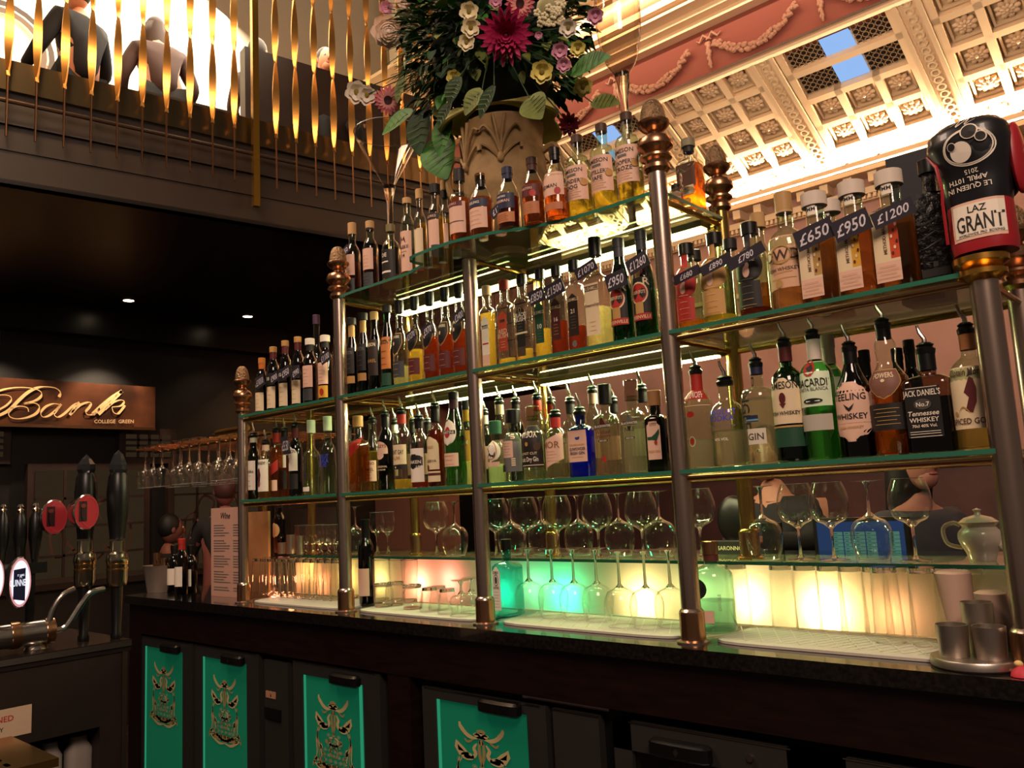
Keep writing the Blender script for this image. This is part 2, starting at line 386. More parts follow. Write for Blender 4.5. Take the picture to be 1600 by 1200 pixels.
b = MB(); b.box((-8.6, 7.3, 3.6), (-8.4, 9.05, 14), mat('F4E6CC', .9)); b.box((-9.19, 2.9, 4.5), (-9.15, 3.5, 6.2), mat('D89888', .8)); b.disc(0, 0, .5, .5, mat('3A2A20', .7), flat((-9.13, 2.55, 6.25), (0, 1, 0), (0, 0, 1)), 28, .88); b.disc(0, 0, .42, .42, mat('5A4434', .7), flat((-9.13, 2.55, 6.25), (0, 1, 0), (0, 0, 1)), 28, .86)
b.build('wall_gallery_panel', kind='structure')
# pillar and brick lintel at the end of the gallery
ST = noisemat('6A4836', '4A3024', 14, .8, 'stone_blocks')
def blocks(B, x0, x1, z0, z1, y, mm, bw=.32, bh=.16):
    z = z0; r_ = 0
    while z < z1-.01:
        x = x0-(bw/2 if r_ % 2 else 0)
        while x < x1:
            B.box((max(x, x0)+.006, y, z+.006), (min(x+bw, x1)-.006, y+.1, min(z+bh, z1)-.006), mm); x += bw
        z += bh; r_ += 1
    B.box((x0, y+.02, z0), (x1, y+.3, z1), mat('3A281E', .9))
b = MB(); blocks(b, -7.6, -4.6, 2.3, 3.6, 5.6, ST); b.build('wall_gallery_end', kind='structure')
b = MB(); b.box((-7.1, 5.62, 0), (-6.1, 5.9, 2.3), mat('7A5040', .8)); b.build('wall_pier', kind='structure')
b = MB(); b.box((-12, 8.8, 0), (-8.4, 9.0, 3.6), mat('1A1210', .6)); b.build('wall_far_left', kind='structure')
# recessed downlights in the soffit
for i, (px, py, lb) in enumerate(((201, 469, 'small round recessed downlight in the dark soffit above the gold script sign'), (387, 494, 'small round recessed downlight in the dark soffit nearest the acorn topped pole'))):
    p = onZ(px, py, 3.598); d = MB(); d.lathe([(.085, 0), (.085, -.006), (.06, -.008), (.055, 0)], STEEL, 20, p)
    o = d.build('downlight'); tag(o, lb, 'downlight', 'soffit downlights')
    e = MB(); e.lathe([(.052, -.004), (.052, -.007)], emis('FFE0B8', 14), 16, p); e.build('lens', o)
    lamp('SPOT', p-Vector((0, 0, .03)), 22, WARM, .04, spread=95, to=p-Vector((.2, 0, 1)), name='downlight_lamp')
# lattice windows below the sign
WG = emis('8A7050', .10)
n = 10
for (y0, y1, z0, z1) in ((3.0, 4.1, .7, 1.86), (4.45, 5.5, .7, 1.86), (1.5, 2.55, .7, 1.95), (2.0, 2.7, 2.0, 2.25), (3.9, 4.4, 2.0, 2.25)):
    fr = MB(); fr.box((-9.34, y0-.07, z0-.07), (-9.25, y1+.07, z1+.07), WOOD2); fr.box((-9.26, y0, z0), (-9.24, y1, z1), WG)
    for i in range(1, 4): yy = y0+(y1-y0)*i/4; fr.box((-9.25, yy-.012, z0), (-9.22, yy+.012, z1), WOOD2)
    for i in range(1, 4): zz = z0+(z1-z0)*i/4; fr.box((-9.25, y0, zz-.012), (-9.22, y1, zz+.012), WOOD2)
    mp = flat((-9.235, (y0+y1)/2, (z0+z1)/2), (0, 1, 0), (0, 0, 1)); W_, H_ = (y1-y0)/2, (z1-z0)/2
    if z1-z0 > .8:
        for s in (-1, 1):
            fr.stroke([(0, -H_*.7), (s*.12, -.3), (s*.3, -.05), (s*.2, .25), (s*.05, .2), (s*.1, .05)], .03, mat('4A2A1A', .8), mp); fr.stroke([(s*.1, -.2), (s*.35, -.3), (s*.4, 0), (s*.25, .1)], .025, mat('4A2A1A', .8), mp)
    fr.build('window_%d' % n, kind='structure'); n += 1
# ---- sign
s_ = MB(); XS = -9.08; sa = Vector((0, 1, 0)); p0 = onX(-60, 590, XS); p1 = onX(243, 668, XS)
s_.box((XS-.05, p0.y, p1.z), (XS-.01, p1.y, 2.77), noisemat('5A3420', '2A1810', 2.2, .3, 'bronze_board'))
s_.box((XS-.05, p0.y, p1.z-.03), (XS, p1.y, p1.z), COPPER)
sign = s_.build('sign_board'); tag(sign, 'bronze sign board with gold script lettering above the lattice windows', 'sign')
def sp(x, y, d=0.01): return onX(x/6, 560+y/6, XS+d)
lt = MB()
nib = lambda t: .28+.95*abs(t.normalized().cross(Vector((1, .25)))) if t.length > 0 else .3
def nibf(t):
    t = t.normalized(); a = abs(t.x*.75+t.y*.66); return .3+.9*(1-a)
def nb(t): t = t.normalized(); return .28+.9*max(0, (-t.x*t.y))*1.6
for P, w0 in (([(-90, 560), (0, 530), (90, 480), (180, 390), (260, 320), (350, 275), (430, 266), (520, 278), (566, 318), (552, 362)], 30),
             ([(-120, 420), (-60, 355), (20, 342), (90, 352), (106, 390), (60, 440), (-10, 480)], 18),
             ([(-60, 320), (60, 285), (180, 272), (300, 280), (380, 310), (384, 355), (330, 395), (225, 425)], 24),
             ([(225, 425), (320, 418), (368, 450), (345, 510), (260, 552), (160, 566), (95, 548), (82, 505), (120, 462), (190, 448), (255, 462), (268, 500)], 26),
             ([(560, 432), (500, 425), (430, 452), (384, 505), (400, 548), (460, 535), (530, 480), (575, 428)], 22), ([(575, 428), (535, 480), (510, 525), (540, 550), (600, 520), (690, 440), (745, 414)], 22),
             ([(745, 414), (700, 465), (655, 530)], 26), ([(655, 530), (740, 445), (820, 412), (855, 420), (840, 455), (805, 500), (825, 528), (880, 520), (940, 470)], 24),
             ([(870, 523), (960, 440), (1060, 360), (1145, 306)], 34), ([(1145, 306), (1040, 410), (925, 524)], 28), ([(985, 480), (1060, 415), (1130, 390), (1165, 405), (1130, 445), (1050, 455)], 18), ([(1050, 455), (1065, 505), (1110, 515), (1172, 440)], 22)):
    lt.stroke([(a, b_) for a, b_ in P], w0*1.1, mat('F0C890', .35, .3, name='gold_letter'), sp, 7, nb)
lt.text('COLLEGE  GREEN', 1070, 590, 34, mat('C8A880', .5), lambda x, y: sp(x, 590-(y-590)), maxw=770)
lt.build('lettering', sign, smooth=False)
pl_ = (p0+p1)/2; lamp('SPOT', (XS+.45, pl_.y+.55, 3.28), 120, (1, .74, .50), .03, to=(XS, pl_.y+.45, 2.5), spread=75, name='sign_lamp'); lamp('SPOT', (XS+.5, pl_.y-.7, 3.28), 120, (1, .74, .50), .03, to=(XS, pl_.y-.6, 2.45), spread=75, name='sign_lamp')
# ---- gallery rail: twisted brass rods
gr = thing('gallery_railing', 'tall brass balcony railing with cross bar and kick strip on the gallery edge', 'railing')
b = MB(); b.tube([bal(-2.5, 4.16, .05), bal(4.6, 4.16, .05)], .016, mat('7A6454', .3, 1), 8); b.build('rail_bar', gr)
b = MB(); b.obox(bal(-2.5, 4.265, -.02), u_*7.1, nrm*.012, (0, 0, .22), mat('5E523E', .30, 1)); b.build('kick_plate', gr)
b = MB(); b.obox(bal(1.69, 3.72, .04), u_*.05, nrm*.05, (0, 0, 2.4), mat('C8963C', .25, 1)); b.build('post', gr)
TB = mat('D09A54', .38, 1, name='twisted_brass')
rod = MB(); secs = []
for i in range(61):
    z = 4.33+i*.034; ph = (z-4.36)/.62; w_ = .006+.024*abs(sin(pi*ph))**.6; a = pi/2-.25+1.5*((ph % 1)-.5)
    secs.append((z, w_, a))
vs = []
for z, w_, a in secs:
    for q in range(4):
        t = (q+.5)*pi/2; x_, y_ = w_*1.3*cos(t), (.0075)*sin(t)*1.4
        vs.append((x_*cos(a)-y_*sin(a), x_*sin(a)+y_*cos(a), z))
rod.add(vs, [(j*4+q, j*4+(q+1) % 4, (j+1)*4+(q+1) % 4, (j+1)*4+q) for j in range(60) for q in range(4)], TB)
rod.tube([(0, 0, 3.90), (0, 0, 4.36)], [.007, .008], mat('7A5A44', .35, 1), 6)
t = -.67; rd = None
while t < 4.5:
    if abs(t-1.71) > .05:
        p = bal(t, 0, .07)
        if rd is None: rd = o = rod.build('twisted_rod', None, p)
        else: o = rd.copy(); COL.objects.link(o); o.location = p
        tag(o, 'tall twisted brass rod in the gallery balustrade', 'balustrade rod', 'twisted brass rods of the gallery'); o.rotation_euler = (0, 0, -.15)
    t += .1705
# ================================================================== back bar
GR = noisemat('1E1A18', '0E0C0B', 90, .12, 'dark_granite', spec=.6, coat=.6)
b = MB(); b.box((-4.19, 1.765, .935), (.9, 2.85, ZC), GR)
tag(b.build('bar_worktop'), 'long dark polished granite worktop under the bottle gantry', 'worktop')
b = MB(); XP = [solve(0, (0, 1.787, .74), px=q) for q in (606, 641)]; b.box((-4.17, 1.785, .80), (.9, 2.8, .934), WOOD); b.box((-4.17, 1.785, .02), (-4.05, 2.8, .80), WOOD); b.box((XP[0], 1.787, .02), (XP[1], 2.8, .80), WOOD); b.box((-4.17, 2.75, .02), (.9, 2.82, .93), WOOD)
tag(b.build('bar_cabinet'), 'dark mahogany counter carcass framing the bottle fridges', 'cabinet')
# frosted light box under the low glass shelf
x = bpy.data.materials.new('frosted_panel'); x.use_nodes = True; nt = x.node_tree; nt.nodes.clear()
t_ = nt.nodes.new('ShaderNodeBsdfTranslucent'); t_.inputs[0].default_value = (.92, .88, .82, 1); d_ = nt.nodes.new('ShaderNodeBsdfDiffuse'); d_.inputs[0].default_value = (.7, .62, .54, 1)
mx = nt.nodes.new('ShaderNodeMixShader'); mx.inputs[0].default_value = .3; o_ = nt.nodes.new('ShaderNodeOutputMaterial')
nt.links.new(t_.outputs[0], mx.inputs[1]); nt.links.new(d_.outputs[0], mx.inputs[2]); nt.links.new(mx.outputs[0], o_.inputs[0]); FROST = x
lb = thing('light_box', 'low backlit frosted panel glowing pink, green and yellow along the worktop', 'light panel')
b = MB(); b.box((PX[0]-.05, 2.1355, .974), (.45, 2.142, 1.134), CLEAR); b.add([(PX[0]-.05, 2.135, .974), (.45, 2.135, .974), (.45, 2.135, 1.134), (PX[0]-.05, 2.135, 1.134)], [(0, 1, 2, 3)], FROST); b.build('frosted_panel', lb)
b = MB(); b.box((PX[0]-.05, 2.42, .974), (.45, 2.45, 1.134), mat('C8B8A0', .8)); b.box((PX[0]-.07, 2.135, .974), (PX[0]-.05, 2.45, 1.134), WOOD); b.build('back_panel', lb)
for i, (px, py, pw, c) in enumerate(((425, 912, 1.6, (1, .26, .14)), (452, 905, 1.4, (1, .30, .14)), (478, 900, 1.2, (1, .28, .16)), (494, 885, 1.0, (1, .62, .2)), (515, 908, 1.3, (1, .28, .16)), (556, 900, 1.0, (1, .66, .2)), (606, 905, 1.0, (1, .72, .26)), (668, 912, 2.6, (1, .26, .18)), (715, 905, 1.2, (1, .24, .2)),
                                   (798, 925, .9, (.05, .9, .6)), (850, 915, .6, (.2, 1, .45)), (897, 935, 2.3, (.03, 1, .42)), (1018, 940, 2.8, (1, .70, .30)), (1180, 935, 2.2, (1, .72, .34)), (1300, 950, 4.6, (1, .64, .30)), (1405, 960, .8, (1, .4, .2)), (1100, 930, .8, (.9, .9, .4)))):
    p = onY(px, py, 2.175); lamp('POINT', (p.x, 2.19, max(p.z, 1.02)), pw*.9, c, .018, name='party_bulb')
# low glass shelf
b = MB(); b.box((PX[0]-.04, 2.10, ZD-.009), (.42, 2.46, ZD), SHELFG); s0 = b.build('low_glass_shelf'); tag(s0, 'long low glass shelf above the glowing frosted panel', 'shelf')
b = MB(); b.box((PX[0]-.04, 2.098, ZD-.009), (.42, 2.10, ZD), EDGE); b.build('polished_edge', s0)
# mats
MATW = mat('C8BEB0', .55, name='bar_mat')
for i, (x0, x1, lbx) in enumerate(((-3.19, -2.56, 'white ribbed bar mat under the row of pink lit tumblers'), (-2.48, -1.86, 'white ribbed bar mat under the jars and squat tumblers'), (-1.78, -1.15, 'white bar mat under the upturned wine glasses'), (-1.06, -.46, 'white crosshatched bar mat in front of the brightest bulb'))):
    b = MB(); b.loft([(ZC+.001, (x1-x0)/2, .115, 7, (x0+x1)/2, 1.965), (ZC+.007, (x1-x0)/2, .115, 7, (x0+x1)/2, 1.965), (ZC+.009, (x1-x0)/2-.008, .107, 7, (x0+x1)/2, 1.965)], MATW, 48)
    mp = flat(((x0+x1)/2, 1.965, ZC+.0105), (1, 0, 0), (0, 1, 0))
    for q in range(-11, 12): b.add([mp(q*.026+a, c) for a, c in ((-.04, -.09), (-.037, -.09), (.04, .09), (.037, .09))], [(0, 1, 2, 3)], mat('E8DCC8', .4))
    if i > 1:
        for q in range(-6, 7): b.add([mp(q*.045+a, c) for a, c in ((.05, -.09), (.053, -.09), (-.05, .09), (-.053, .09))], [(0, 1, 2, 3)], mat('E8DCC8', .4))
    tag(b.build('bar_mat'), lbx, 'bar mat', 'bar mats on the worktop')
# ---- gantry: one brass rack with glass shelves
ga = thing('bottle_gantry', 'tall brass back bar gantry with acorn topped poles and glass shelves', 'gantry', (0, 0, 0))
def pole(x, y, z0, z1, fin, r_=.0235, mm=OLDB):
    b = MB(); b.lathe([(r_*1.7, z0), (r_*1.7, z0+.004), (r_*1.25, z0+.008), (r_*1.25, z0+.075), (r_*1.1, z0+.08), (r_, z0+.082), (r_, z1)], mm, 20, (x, y, 0), False, True)
    b.lathe([(r_*1.28, z0+.008), (r_*1.28, z0+.072)], COPPER, 20, (x, y, 0))
    o = b.build('pole', ga)
    if fin:
        f = MB(); z = z1
        f.lathe([(r_*1.05, z-.01), (r_*1.45, z), (r_*1.45, z+.01), (r_*1.1, z+.014), (r_*1.2, z+.022), (r_*1.75, z+.030), (r_*1.75, z+.036), (r_*1.2, z+.044), (r_*1.3, z+.048), (r_*1.95, z+.062), (r_*2.0, z+.072), (r_*1.7, z+.086), (r_*.9, z+.096), (r_*.75, z+.104), (r_*1.3, z+.112), (r_*1.75, z+.124), (r_*1.8, z+.132), (r_*1.5, z+.137)], COPPER, 20, (x, y, 0), True, True)
        prof = [(r_*1.42*cos(pi/2*q/8)**.75 if q < 8 else .001, z+.135+.062*sin(pi/2*q/8)) for q in range(9)]
        f.lathe(prof, mat('94785A', .42, 1, bump=.8, bscale=160, name='acorn'), 16, (x, y, 0)); f.build('acorn_finial', ga)
pole(PX[0], YF, ZC, ZB+.02, True, .021); pole(PX[1], YF, ZC, ZT+.0, True, .0235); pole(PX[2], YF, ZC, ZT-.02, False); pole(PX[3], YF, ZC, ZT+.06, True, .0245); ZG = solve(2, (PX[4], YF, 0), py=399); pole(PX[4], YF, ZC, ZG-.05, False, .027)
pole(PX[0], YB, ZD, ZB+.02, False, .018, BRASS)
pole(PX[1], YB, ZD, ZT-.01, False, .018, BRASS); pole(PX[2], YB, ZD, ZT-.01, False, .018, BRASS); pole(PX[3], YB, ZD, ZT+.03, True, .0225, BRASS); pole(PX[4], YB, ZD, ZB+.02, True, .027)
# cap under the glove
b = MB(); r_ = .027; b.lathe([(r_*1.1, ZG-.054), (r_*1.7, ZG-.044), (r_*1.7, ZG-.034), (r_*1.3, ZG-.028), (r_*1.9, ZG-.018), (r_*1.9, ZG-.006), (r_*1.2, ZG)], GOLD, 20, (PX[4], YF, 0)); b.build('pole_cap', ga)
def bay(i, z, strip=False):
    x0, x1 = PX[i], PX[i+1]
    b = MB(); b.box((x0+.012, YF-.022, z-.010), (x1-.012, YB+.03, z), SHELFG); g = b.build('glass_shelf', ga)
    b = MB(); b.box((x0+.012, YF-.0235, z-.010), (x1-.012, YF-.022, z), EDGE); b.build('polished_edge', g)
    b = MB()
    b.tube([(x0, YF, z-.020), (x1, YF, z-.020)], .0095, COPPER if i > 2 else BRASS, 12); b.tube([(x0, YB, z-.020), (x1, YB, z-.020)], .009, BRASS, 10)
    b.tube([(x0, YF, z-.020), (x0, YB, z-.020)], .007, BRASS, 8); b.tube([(x1, YF, z-.020), (x1, YB, z-.020)], .007, BRASS, 8)
    b.build('rail', ga)
    if strip:
        b = MB(); b.box((x0+.02, YB-.055, z-.030), (x1-.02, YB-.012, z-.012), mat('8A8464', .3, 1)); o = b.build('strip_housing', ga)
        b = MB(); b.box((x0+.03, YB-.052, z-.034), (x1-.03, YB-.018, z-.030), emis('FFF2A0', 14)); b.build('light_strip', o)
        lamp('AREA', ((x0+x1)/2, YB-.04, z-.04), 7.0, (1, .93, .55), x1-x0-.06, .02, to=((x0+x1)/2, YB-.12, z-.5), name='shelf_strip')
for i in range(4): bay(i, ZA)
bay(0, ZB); bay(1, ZB, True); bay(2, ZB, True); bay(3, ZB)
# curved top shelf
b = MB(); out = [(-2.53, YB+.02), (-2.53, 1.835), (-2.40, 1.83), (-2.10, 1.83), (-1.985, 1.80)]
out += [(-1.93+.055*cos(a)*1.0-.0, 1.76+.0+.05*sin(a)) for a in [radians(180+q) for q in (0, 30, 60, 90)]]
out += [(-1.85, 1.705), (-1.75, 1.705), (-1.62, 1.735), (-1.5, 1.79), (-1.38, 1.825), (-1.25, 1.83), (-1.09, 1.83), (-1.09, YB+.02)]
n = len(out); b.add([(x_, y_, ZT-.010) for x_, y_ in out]+[(x_, y_, ZT) for x_, y_ in out], [tuple(reversed(range(n))), tuple(range(n, 2*n))], SHELFG)
g = b.build('glass_shelf', ga, smooth=False)
b = MB(); b.add([(x_, y_, ZT-.010) for x_, y_ in out]+[(x_, y_, ZT) for x_, y_ in out], [(i, (i+1) % n, n+(i+1) % n, n+i) for i in range(n)], EDGE); b.build('polished_edge', g)
for i in (1, 2):
    x0, x1 = PX[i], PX[i+1]; z = ZT
    b = MB(); b.tube([(x0, YB, z-.02), (x1, YB, z-.02)], .009, BRASS, 10); b.tube([(x0, YF, z-.02), (x0, YB, z-.02)], .008, BRASS, 8); b.tube([(x1, YF, z-.02), (x1, YB, z-.02)], .008, BRASS, 8); b.build('rail', ga)
    b = MB(); b.box((x0+.02, YB-.085, z-.034), (x1-.02, YB-.03, z-.014), mat('8A8464', .3, 1)); o = b.build('strip_housing', ga)
    b = MB(); b.box((x0+.03, YB-.082, z-.040), (x1-.03, YB-.034, z-.034), emis('FFF2A0', 14)); b.build('light_strip', o)
    lamp('AREA', ((x0+x1)/2, YB-.06, z-.046), 8.0, (1, .93, .55), x1-x0-.06, .02, to=((x0+x1)/2, YB-.12, z-.5), name='shelf_strip')
# ---- fridges under the worktop
FACE = 1.80; FGR = mat('2A2826', .45, name='fridge_grey'); FG2 = mat('1E1D1C', .4)
def xz(px, z, y=FACE): return solve(0, (0, y, z), px=px)
def emblem(B, mp_, s, sy):
    mp = lambda x, y: mp_(x, y/s*sy)
    C1 = mat('C8B480', .6, name='cream_print'); C2 = mat('A08A58', .6); C3 = mat('5A3A20', .7)
    for q in (-1, 1):
        f = lambda x, y: mp(x*q*s, y*s)
        S = lambda P, w_, c=C1: B.stroke(P, w_*1.55, c, f, 4)
        S([(0, .30), (.05, .33), (.10, .32)], .02); S([(.03, .28), (.12, .27), (.20, .31), (.27, .40), (.28, .46)], .035); S([(.10, .25), (.18, .20), (.22, .24)], .018, C2)
        S([(.02, .25), (.03, .12), (.02, 0), (0, -.1)], .025, C2)
        S([(.06, .20), (.10, .13), (.08, .06), (.12, .0), (.20, -.02)], .03)      # neck of the bird
        B.disc(.19, .0, .09, .055, C1, f, 12); B.disc(.19, -.005, .05, .03, C3, f, 10)
        B.poly([(.16, .03), (.24, .12), (.34, .20), (.36, .10), (.30, -.01)], C1, f); B.poly([(.22, .05), (.28, .10), (.32, .14), (.31, .06)], C3, f)
        for j in range(4): S([(.26+.02*j, -.03), (.34-.01*j, -.2), (.33-.04*j, -.40), (.36-.06*j, -.55)], .012, C2 if j % 2 else C1)
        B.disc(.25, -.32, .03, .05, C1, f, 10); B.disc(.25, -.32, .014, .026, C3, f, 8); B.disc(.14, -.22, .028, .035, C2, f, 8)
        S([(0, -.14), (.08, -.17), (.06, -.25), (0, -.27)], .022); S([(0, -.3), (.07, -.34), (.05, -.42), (0, -.45)], .016, C2)
        for j in range(7): B.disc(.03+j*.055, -.62-.02*cos(j)+.012*j*j*.3, .035, .03, C1 if j % 2 else C2, f, 8)
        S([(0, -.68), (.15, -.70), (.3, -.63), (.4, -.56)], .03); S([(.33, -.5), (.39, -.56), (.42, -.64)], .025, C2)
    f = lambda x, y: mp(x*s, y*s); C4 = mat('7E9A78', .6)
    for j in range(7):
        for i in range(-3, 4):
            x_, y_ = i*.098+(.03 if j % 2 else 0), -.12-j*.075
            if abs(x_) < .10+.045*j and abs(x_) < .36: B.disc(x_, y_, .036, .03, C4 if (i+j) % 2 else C2, f, 8, .55); B.disc(x_, y_, .012, .01, C1, f, 6)
    B.disc(0, -.60, .34, .055, C2, f, 20); B.disc(0, -.27, .10, .05, C4, f, 12)
    B.disc(0, .31, .09, .045, C1, f, 12); B.disc(0, .29, .05, .02, C3, f, 10); B.disc(0, .37, .06, .03, C2, f, 10); B.disc(0, .22, .03, .04, C2, f, 8)
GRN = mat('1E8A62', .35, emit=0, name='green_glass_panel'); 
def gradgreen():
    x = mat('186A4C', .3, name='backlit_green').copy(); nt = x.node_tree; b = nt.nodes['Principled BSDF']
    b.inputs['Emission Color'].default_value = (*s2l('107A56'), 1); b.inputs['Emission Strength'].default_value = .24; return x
GG = gradgreen(); GE = emis('3FC894', .42)  # GE: glowing strip painted in for the brighter lit edge of a panel
zt = .77
fA = MB(); fA.box((-4.04, 1.83, .03), (XP[0]-.01, 2.7, .79), mat('0B0B0B', .6)); fA = fA.build('bottle_fridge'); tag(fA, 'long black bottle fridge with three narrow green lit doors', 'fridge')
b = MB()
for q in ((XP[1]+.01, -1.32, 1.83), (-1.3, .5, 2.1)): b.box((q[0], q[2], .03), (q[1], 2.7, .79), mat('0B0B0B', .6))
b.box((-1.32, 1.83, .03), (-1.30, 2.1, .79), MATTB); b.box((-1.30, 1.85, .60), (.5, 2.09, .605), BSTEEL); b.box((-1.3, 1.84, .3), (.5, 2.09, .305), BSTEEL)
fB = b.build('bottle_fridge'); tag(fB, 'black bottle fridge with one wide green lit door and clear glass doors', 'fridge')
doors = [(228, 288, 'slim green lit door panel at the far left end of the counter'), (318, 388, 'green lit door panel second from the left end'), (475, 570, 'green lit door panel beside the grey control column'), (683, 826, 'widest green lit door panel right of the mahogany post')]
for n, (a, c, lbx) in enumerate(doors):
    x0, x1 = xz(a, .74), xz(c, .74); wd = x1-x0
    par = fA if n < 3 else fB
    xl = -wd/2-.06; xr = wd/2+(.09 if n < 3 else .07)
    ztop = .80 if n < 3 else .785
    b = MB()
    for q in ((xl, -wd/2, .06, ztop-.01), (wd/2, xr, .06, ztop-.01), (-wd/2, wd/2, .745, ztop-.01), (-wd/2, wd/2, .06, .10)): b.box((q[0], -.008, q[2]), (q[1], .03, q[3]), FGR)
    b.box((xl+.01, -.0095, ztop-.013), (xr-.02, -.006, ztop-.010), STEEL)
    d = b.build('door', par, ((x0+x1)/2, FACE, 0)); d['label'] = lbx
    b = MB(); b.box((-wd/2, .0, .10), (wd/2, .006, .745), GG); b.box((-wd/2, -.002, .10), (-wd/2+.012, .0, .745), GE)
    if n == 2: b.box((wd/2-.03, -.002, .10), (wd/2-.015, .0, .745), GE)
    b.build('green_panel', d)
    b = MB(); et, eb = ((1036, 1133), (1056, 1163), (1088, 1212), (1132, 1268))[n]; cxx = (x0+x1)/2; zt_, zb_ = (solve(2, (cxx, FACE, 0), py=q) for q in (et, eb)); sy_ = (zt_-zb_)/1.17
    emblem(b, flat((0, -.0035, zt_-.47*sy_), (1, 0, 0), (0, 0, 1)), wd*.84, sy_); b.build('bird_emblem', d, smooth=False)
    b = MB(); hx = wd*.12 if n != 3 else wd*.12
    b.loft([(.735, .07, .012, 4, hx+.05, -.018), (.742, .078, .02, 4, hx+.05, -.02), (.768, .078, .02, 4, hx+.05, -.02), (.775, .07, .012, 4, hx+.05, -.018)], BLACK, 24)
    b.add([(hx+.05, -.041, .745), (hx+.058, -.041, .755), (hx+.05, -.041, .765), (hx+.042, -.041, .755)], [(0, 1, 2, 3)], STEEL)
    b.build('handle', d)
# control column and blank panels
x0, x1 = xz(402, .74), xz(447, .74)
b = MB(); b.box((x0+.06, FACE-.006, .06), (x1+.02, FACE+.02, .775), FGR); o = b.build('control_column', fA); o['label'] = 'plain grey control column with small orange sticker'
b = MB(); b.box((xz(418, .66), FACE-.008, .635), (xz(433, .66), FACE-.006, .66), mat('B08060', .6)); b.text('6', xz(426, .66), .6475, .012, BLACK, flat((0, FACE-.009, 0), (1, 0, 0), (0, 0, 1))); b.build('sticker', o)
b = MB(); b.box((xz(418, .55), FACE-.012, .56), (xz(442, .55), FACE-.006, .60), BLACK); b.build('latch', o)
x0, x1 = xz(866, .74), xz(938, .74)
b = MB(); b.box((x0, FACE-.006, .06), (x1, FACE+.02, .775), FGR); b.box((x0, FACE-.008, .771), (x1, FACE-.005, .775), STEEL); b.build('blank_panel', fB)['label'] = 'plain grey blank panel'
# clear glass fridge doors at the right
def clear_door(x0, x1, lbx, ztop):
    wd = x1-x0
    b = MB()
    for q in ((-wd/2, -wd/2+.055, .06, ztop), (wd/2-.06, wd/2, .06, ztop), (-wd/2, wd/2, ztop-.07, ztop), (-wd/2, wd/2, .06, .1)): b.box((q[0], -.008, q[2]), (q[1], .03, q[3]), FGR)
    b.box((-wd/2+.05, -.0095, ztop-.003), (wd/2-.05, -.006, ztop), STEEL); d = b.build('door', fB, ((x0+x1)/2, FACE, 0)); d['label'] = lbx
    b = MB(); b.box((-wd/2+.055, .005, .1), (wd/2-.06, .010, ztop-.07), CLEAR); b.build('glass_pane', d)
    b = MB(); b.loft([(ztop-.065, .075, .012, 4, -.06, -.018), (ztop-.058, .082, .02, 4, -.06, -.02), (ztop-.03, .082, .02, 4, -.06, -.02), (ztop-.024, .075, .012, 4, -.06, -.018)], BLACK, 24)
    b.add([(-.06, -.041, ztop-.054), (-.052, -.041, ztop-.044), (-.06, -.041, ztop-.034), (-.068, -.041, ztop-.044)], [(0, 1, 2, 3)], STEEL); b.build('handle', d)
    b = MB(); b.lathe([(.008, 0), (.008, .006)], STEEL, 12); o = b.build('lock', d); o.rotation_euler = (pi/2, 0, 0); o.location = (wd*.22, -.008, ztop-.035)
clear_door(xz(960, .76)-.0, xz(1275, .74), 'black fridge door with clear glass showing mixer bottles inside', .775)
clear_door(xz(1285, .74), .25, 'black framed fridge door at the right end of the counter', .775)
b = MB(); b.tube([(xz(820, .80), FACE-.005, .795), (xz(955, .80), FACE-.005, .795)], .006, mat('8A7478', .3, 1), 8); tag(b.build('metal_strip'), 'thin loose metal strip under the worktop above the blank panel', 'strip')
lamp('AREA', (-1.0, 2.06, .58), .8, (.7, .85, 1), .6, .05, to=(-1.0, 1.9, .3), name='fridge_light')
# ================================================================== bottles
def front(secs, x, z):
    """front surface y (towards -Y) of a loft at x, z"""
    for i in range(len(secs)-1):
        if secs[i][0] <= z <= secs[i+1][0]:
            k = (z-secs[i][0])/max(1e-6, secs[i+1][0]-secs[i][0]); a, b = secs[i], secs[i+1]
            rx, ry, e, cx, cy = (a[j]+(b[j]-a[j])*k for j in range(1, 6)); break
    else: rx, ry, e, cx, cy = secs[-1][1:]
    t = min(.995, abs((x-cx)/rx)); return cy - ry*(1-t**e)**(1/e)
# kinds: list of (height fraction, radius fraction of R or None=neck, exponent)
KIND = {
 'round': [(0, .86), (.012, .98), (.03, 1), (.60, 1), (.66, .95), (.70, .82), (.735, .6), (.76, 'n'), (.93, 'n')],
 'wine':  [(0, .9), (.012, 1), (.62, 1), (.68, .93), (.74, .7), (.78, .5), (.82, 'n'), (.95, 'n')],
 'slope': [(0, .9), (.012, 1), (.50, 1), (.58, .96), (.66, .8), (.72, .62), (.78, .48), (.84, 'n'), (.95, 'n')],
 'squat': [(0, .9), (.015, 1), (.58, 1), (.63, .98), (.67, .86), (.69, .65), (.705, 'n'), (.90, 'n')],
 'dome':  [(0, .9), (.012, 1), (.55, 1), (.61, .96), (.66, .84), (.695, .66), (.715, .46), (.74, 'n'), (.92, 'n')],
 'sq':    [(0, .92), (.012, 1), (.62, 1), (.66, .96), (.69, .8), (.71, .5), (.73, 'n'), (.93, 'n')],
 'flat':  [(0, .94), (.012, 1), (.66, 1), (.70, .96), (.73, .82), (.75, .5), (.77, 'n'), (.93, 'n')],
 'bulb':  [(0, .92), (.012, 1), (.50, 1), (.56, .92), (.61, .7), (.655, .5), (.69, .46), (.76, .52), (.82, .5), (.87, 'n'), (.94, 'n')],
 'tall':  [(0, .9), (.012, 1), (.52, 1), (.57, .97), (.61, .85), (.645, .62), (.67, .45), (.70, 'n'), (.93, 'n')],
}
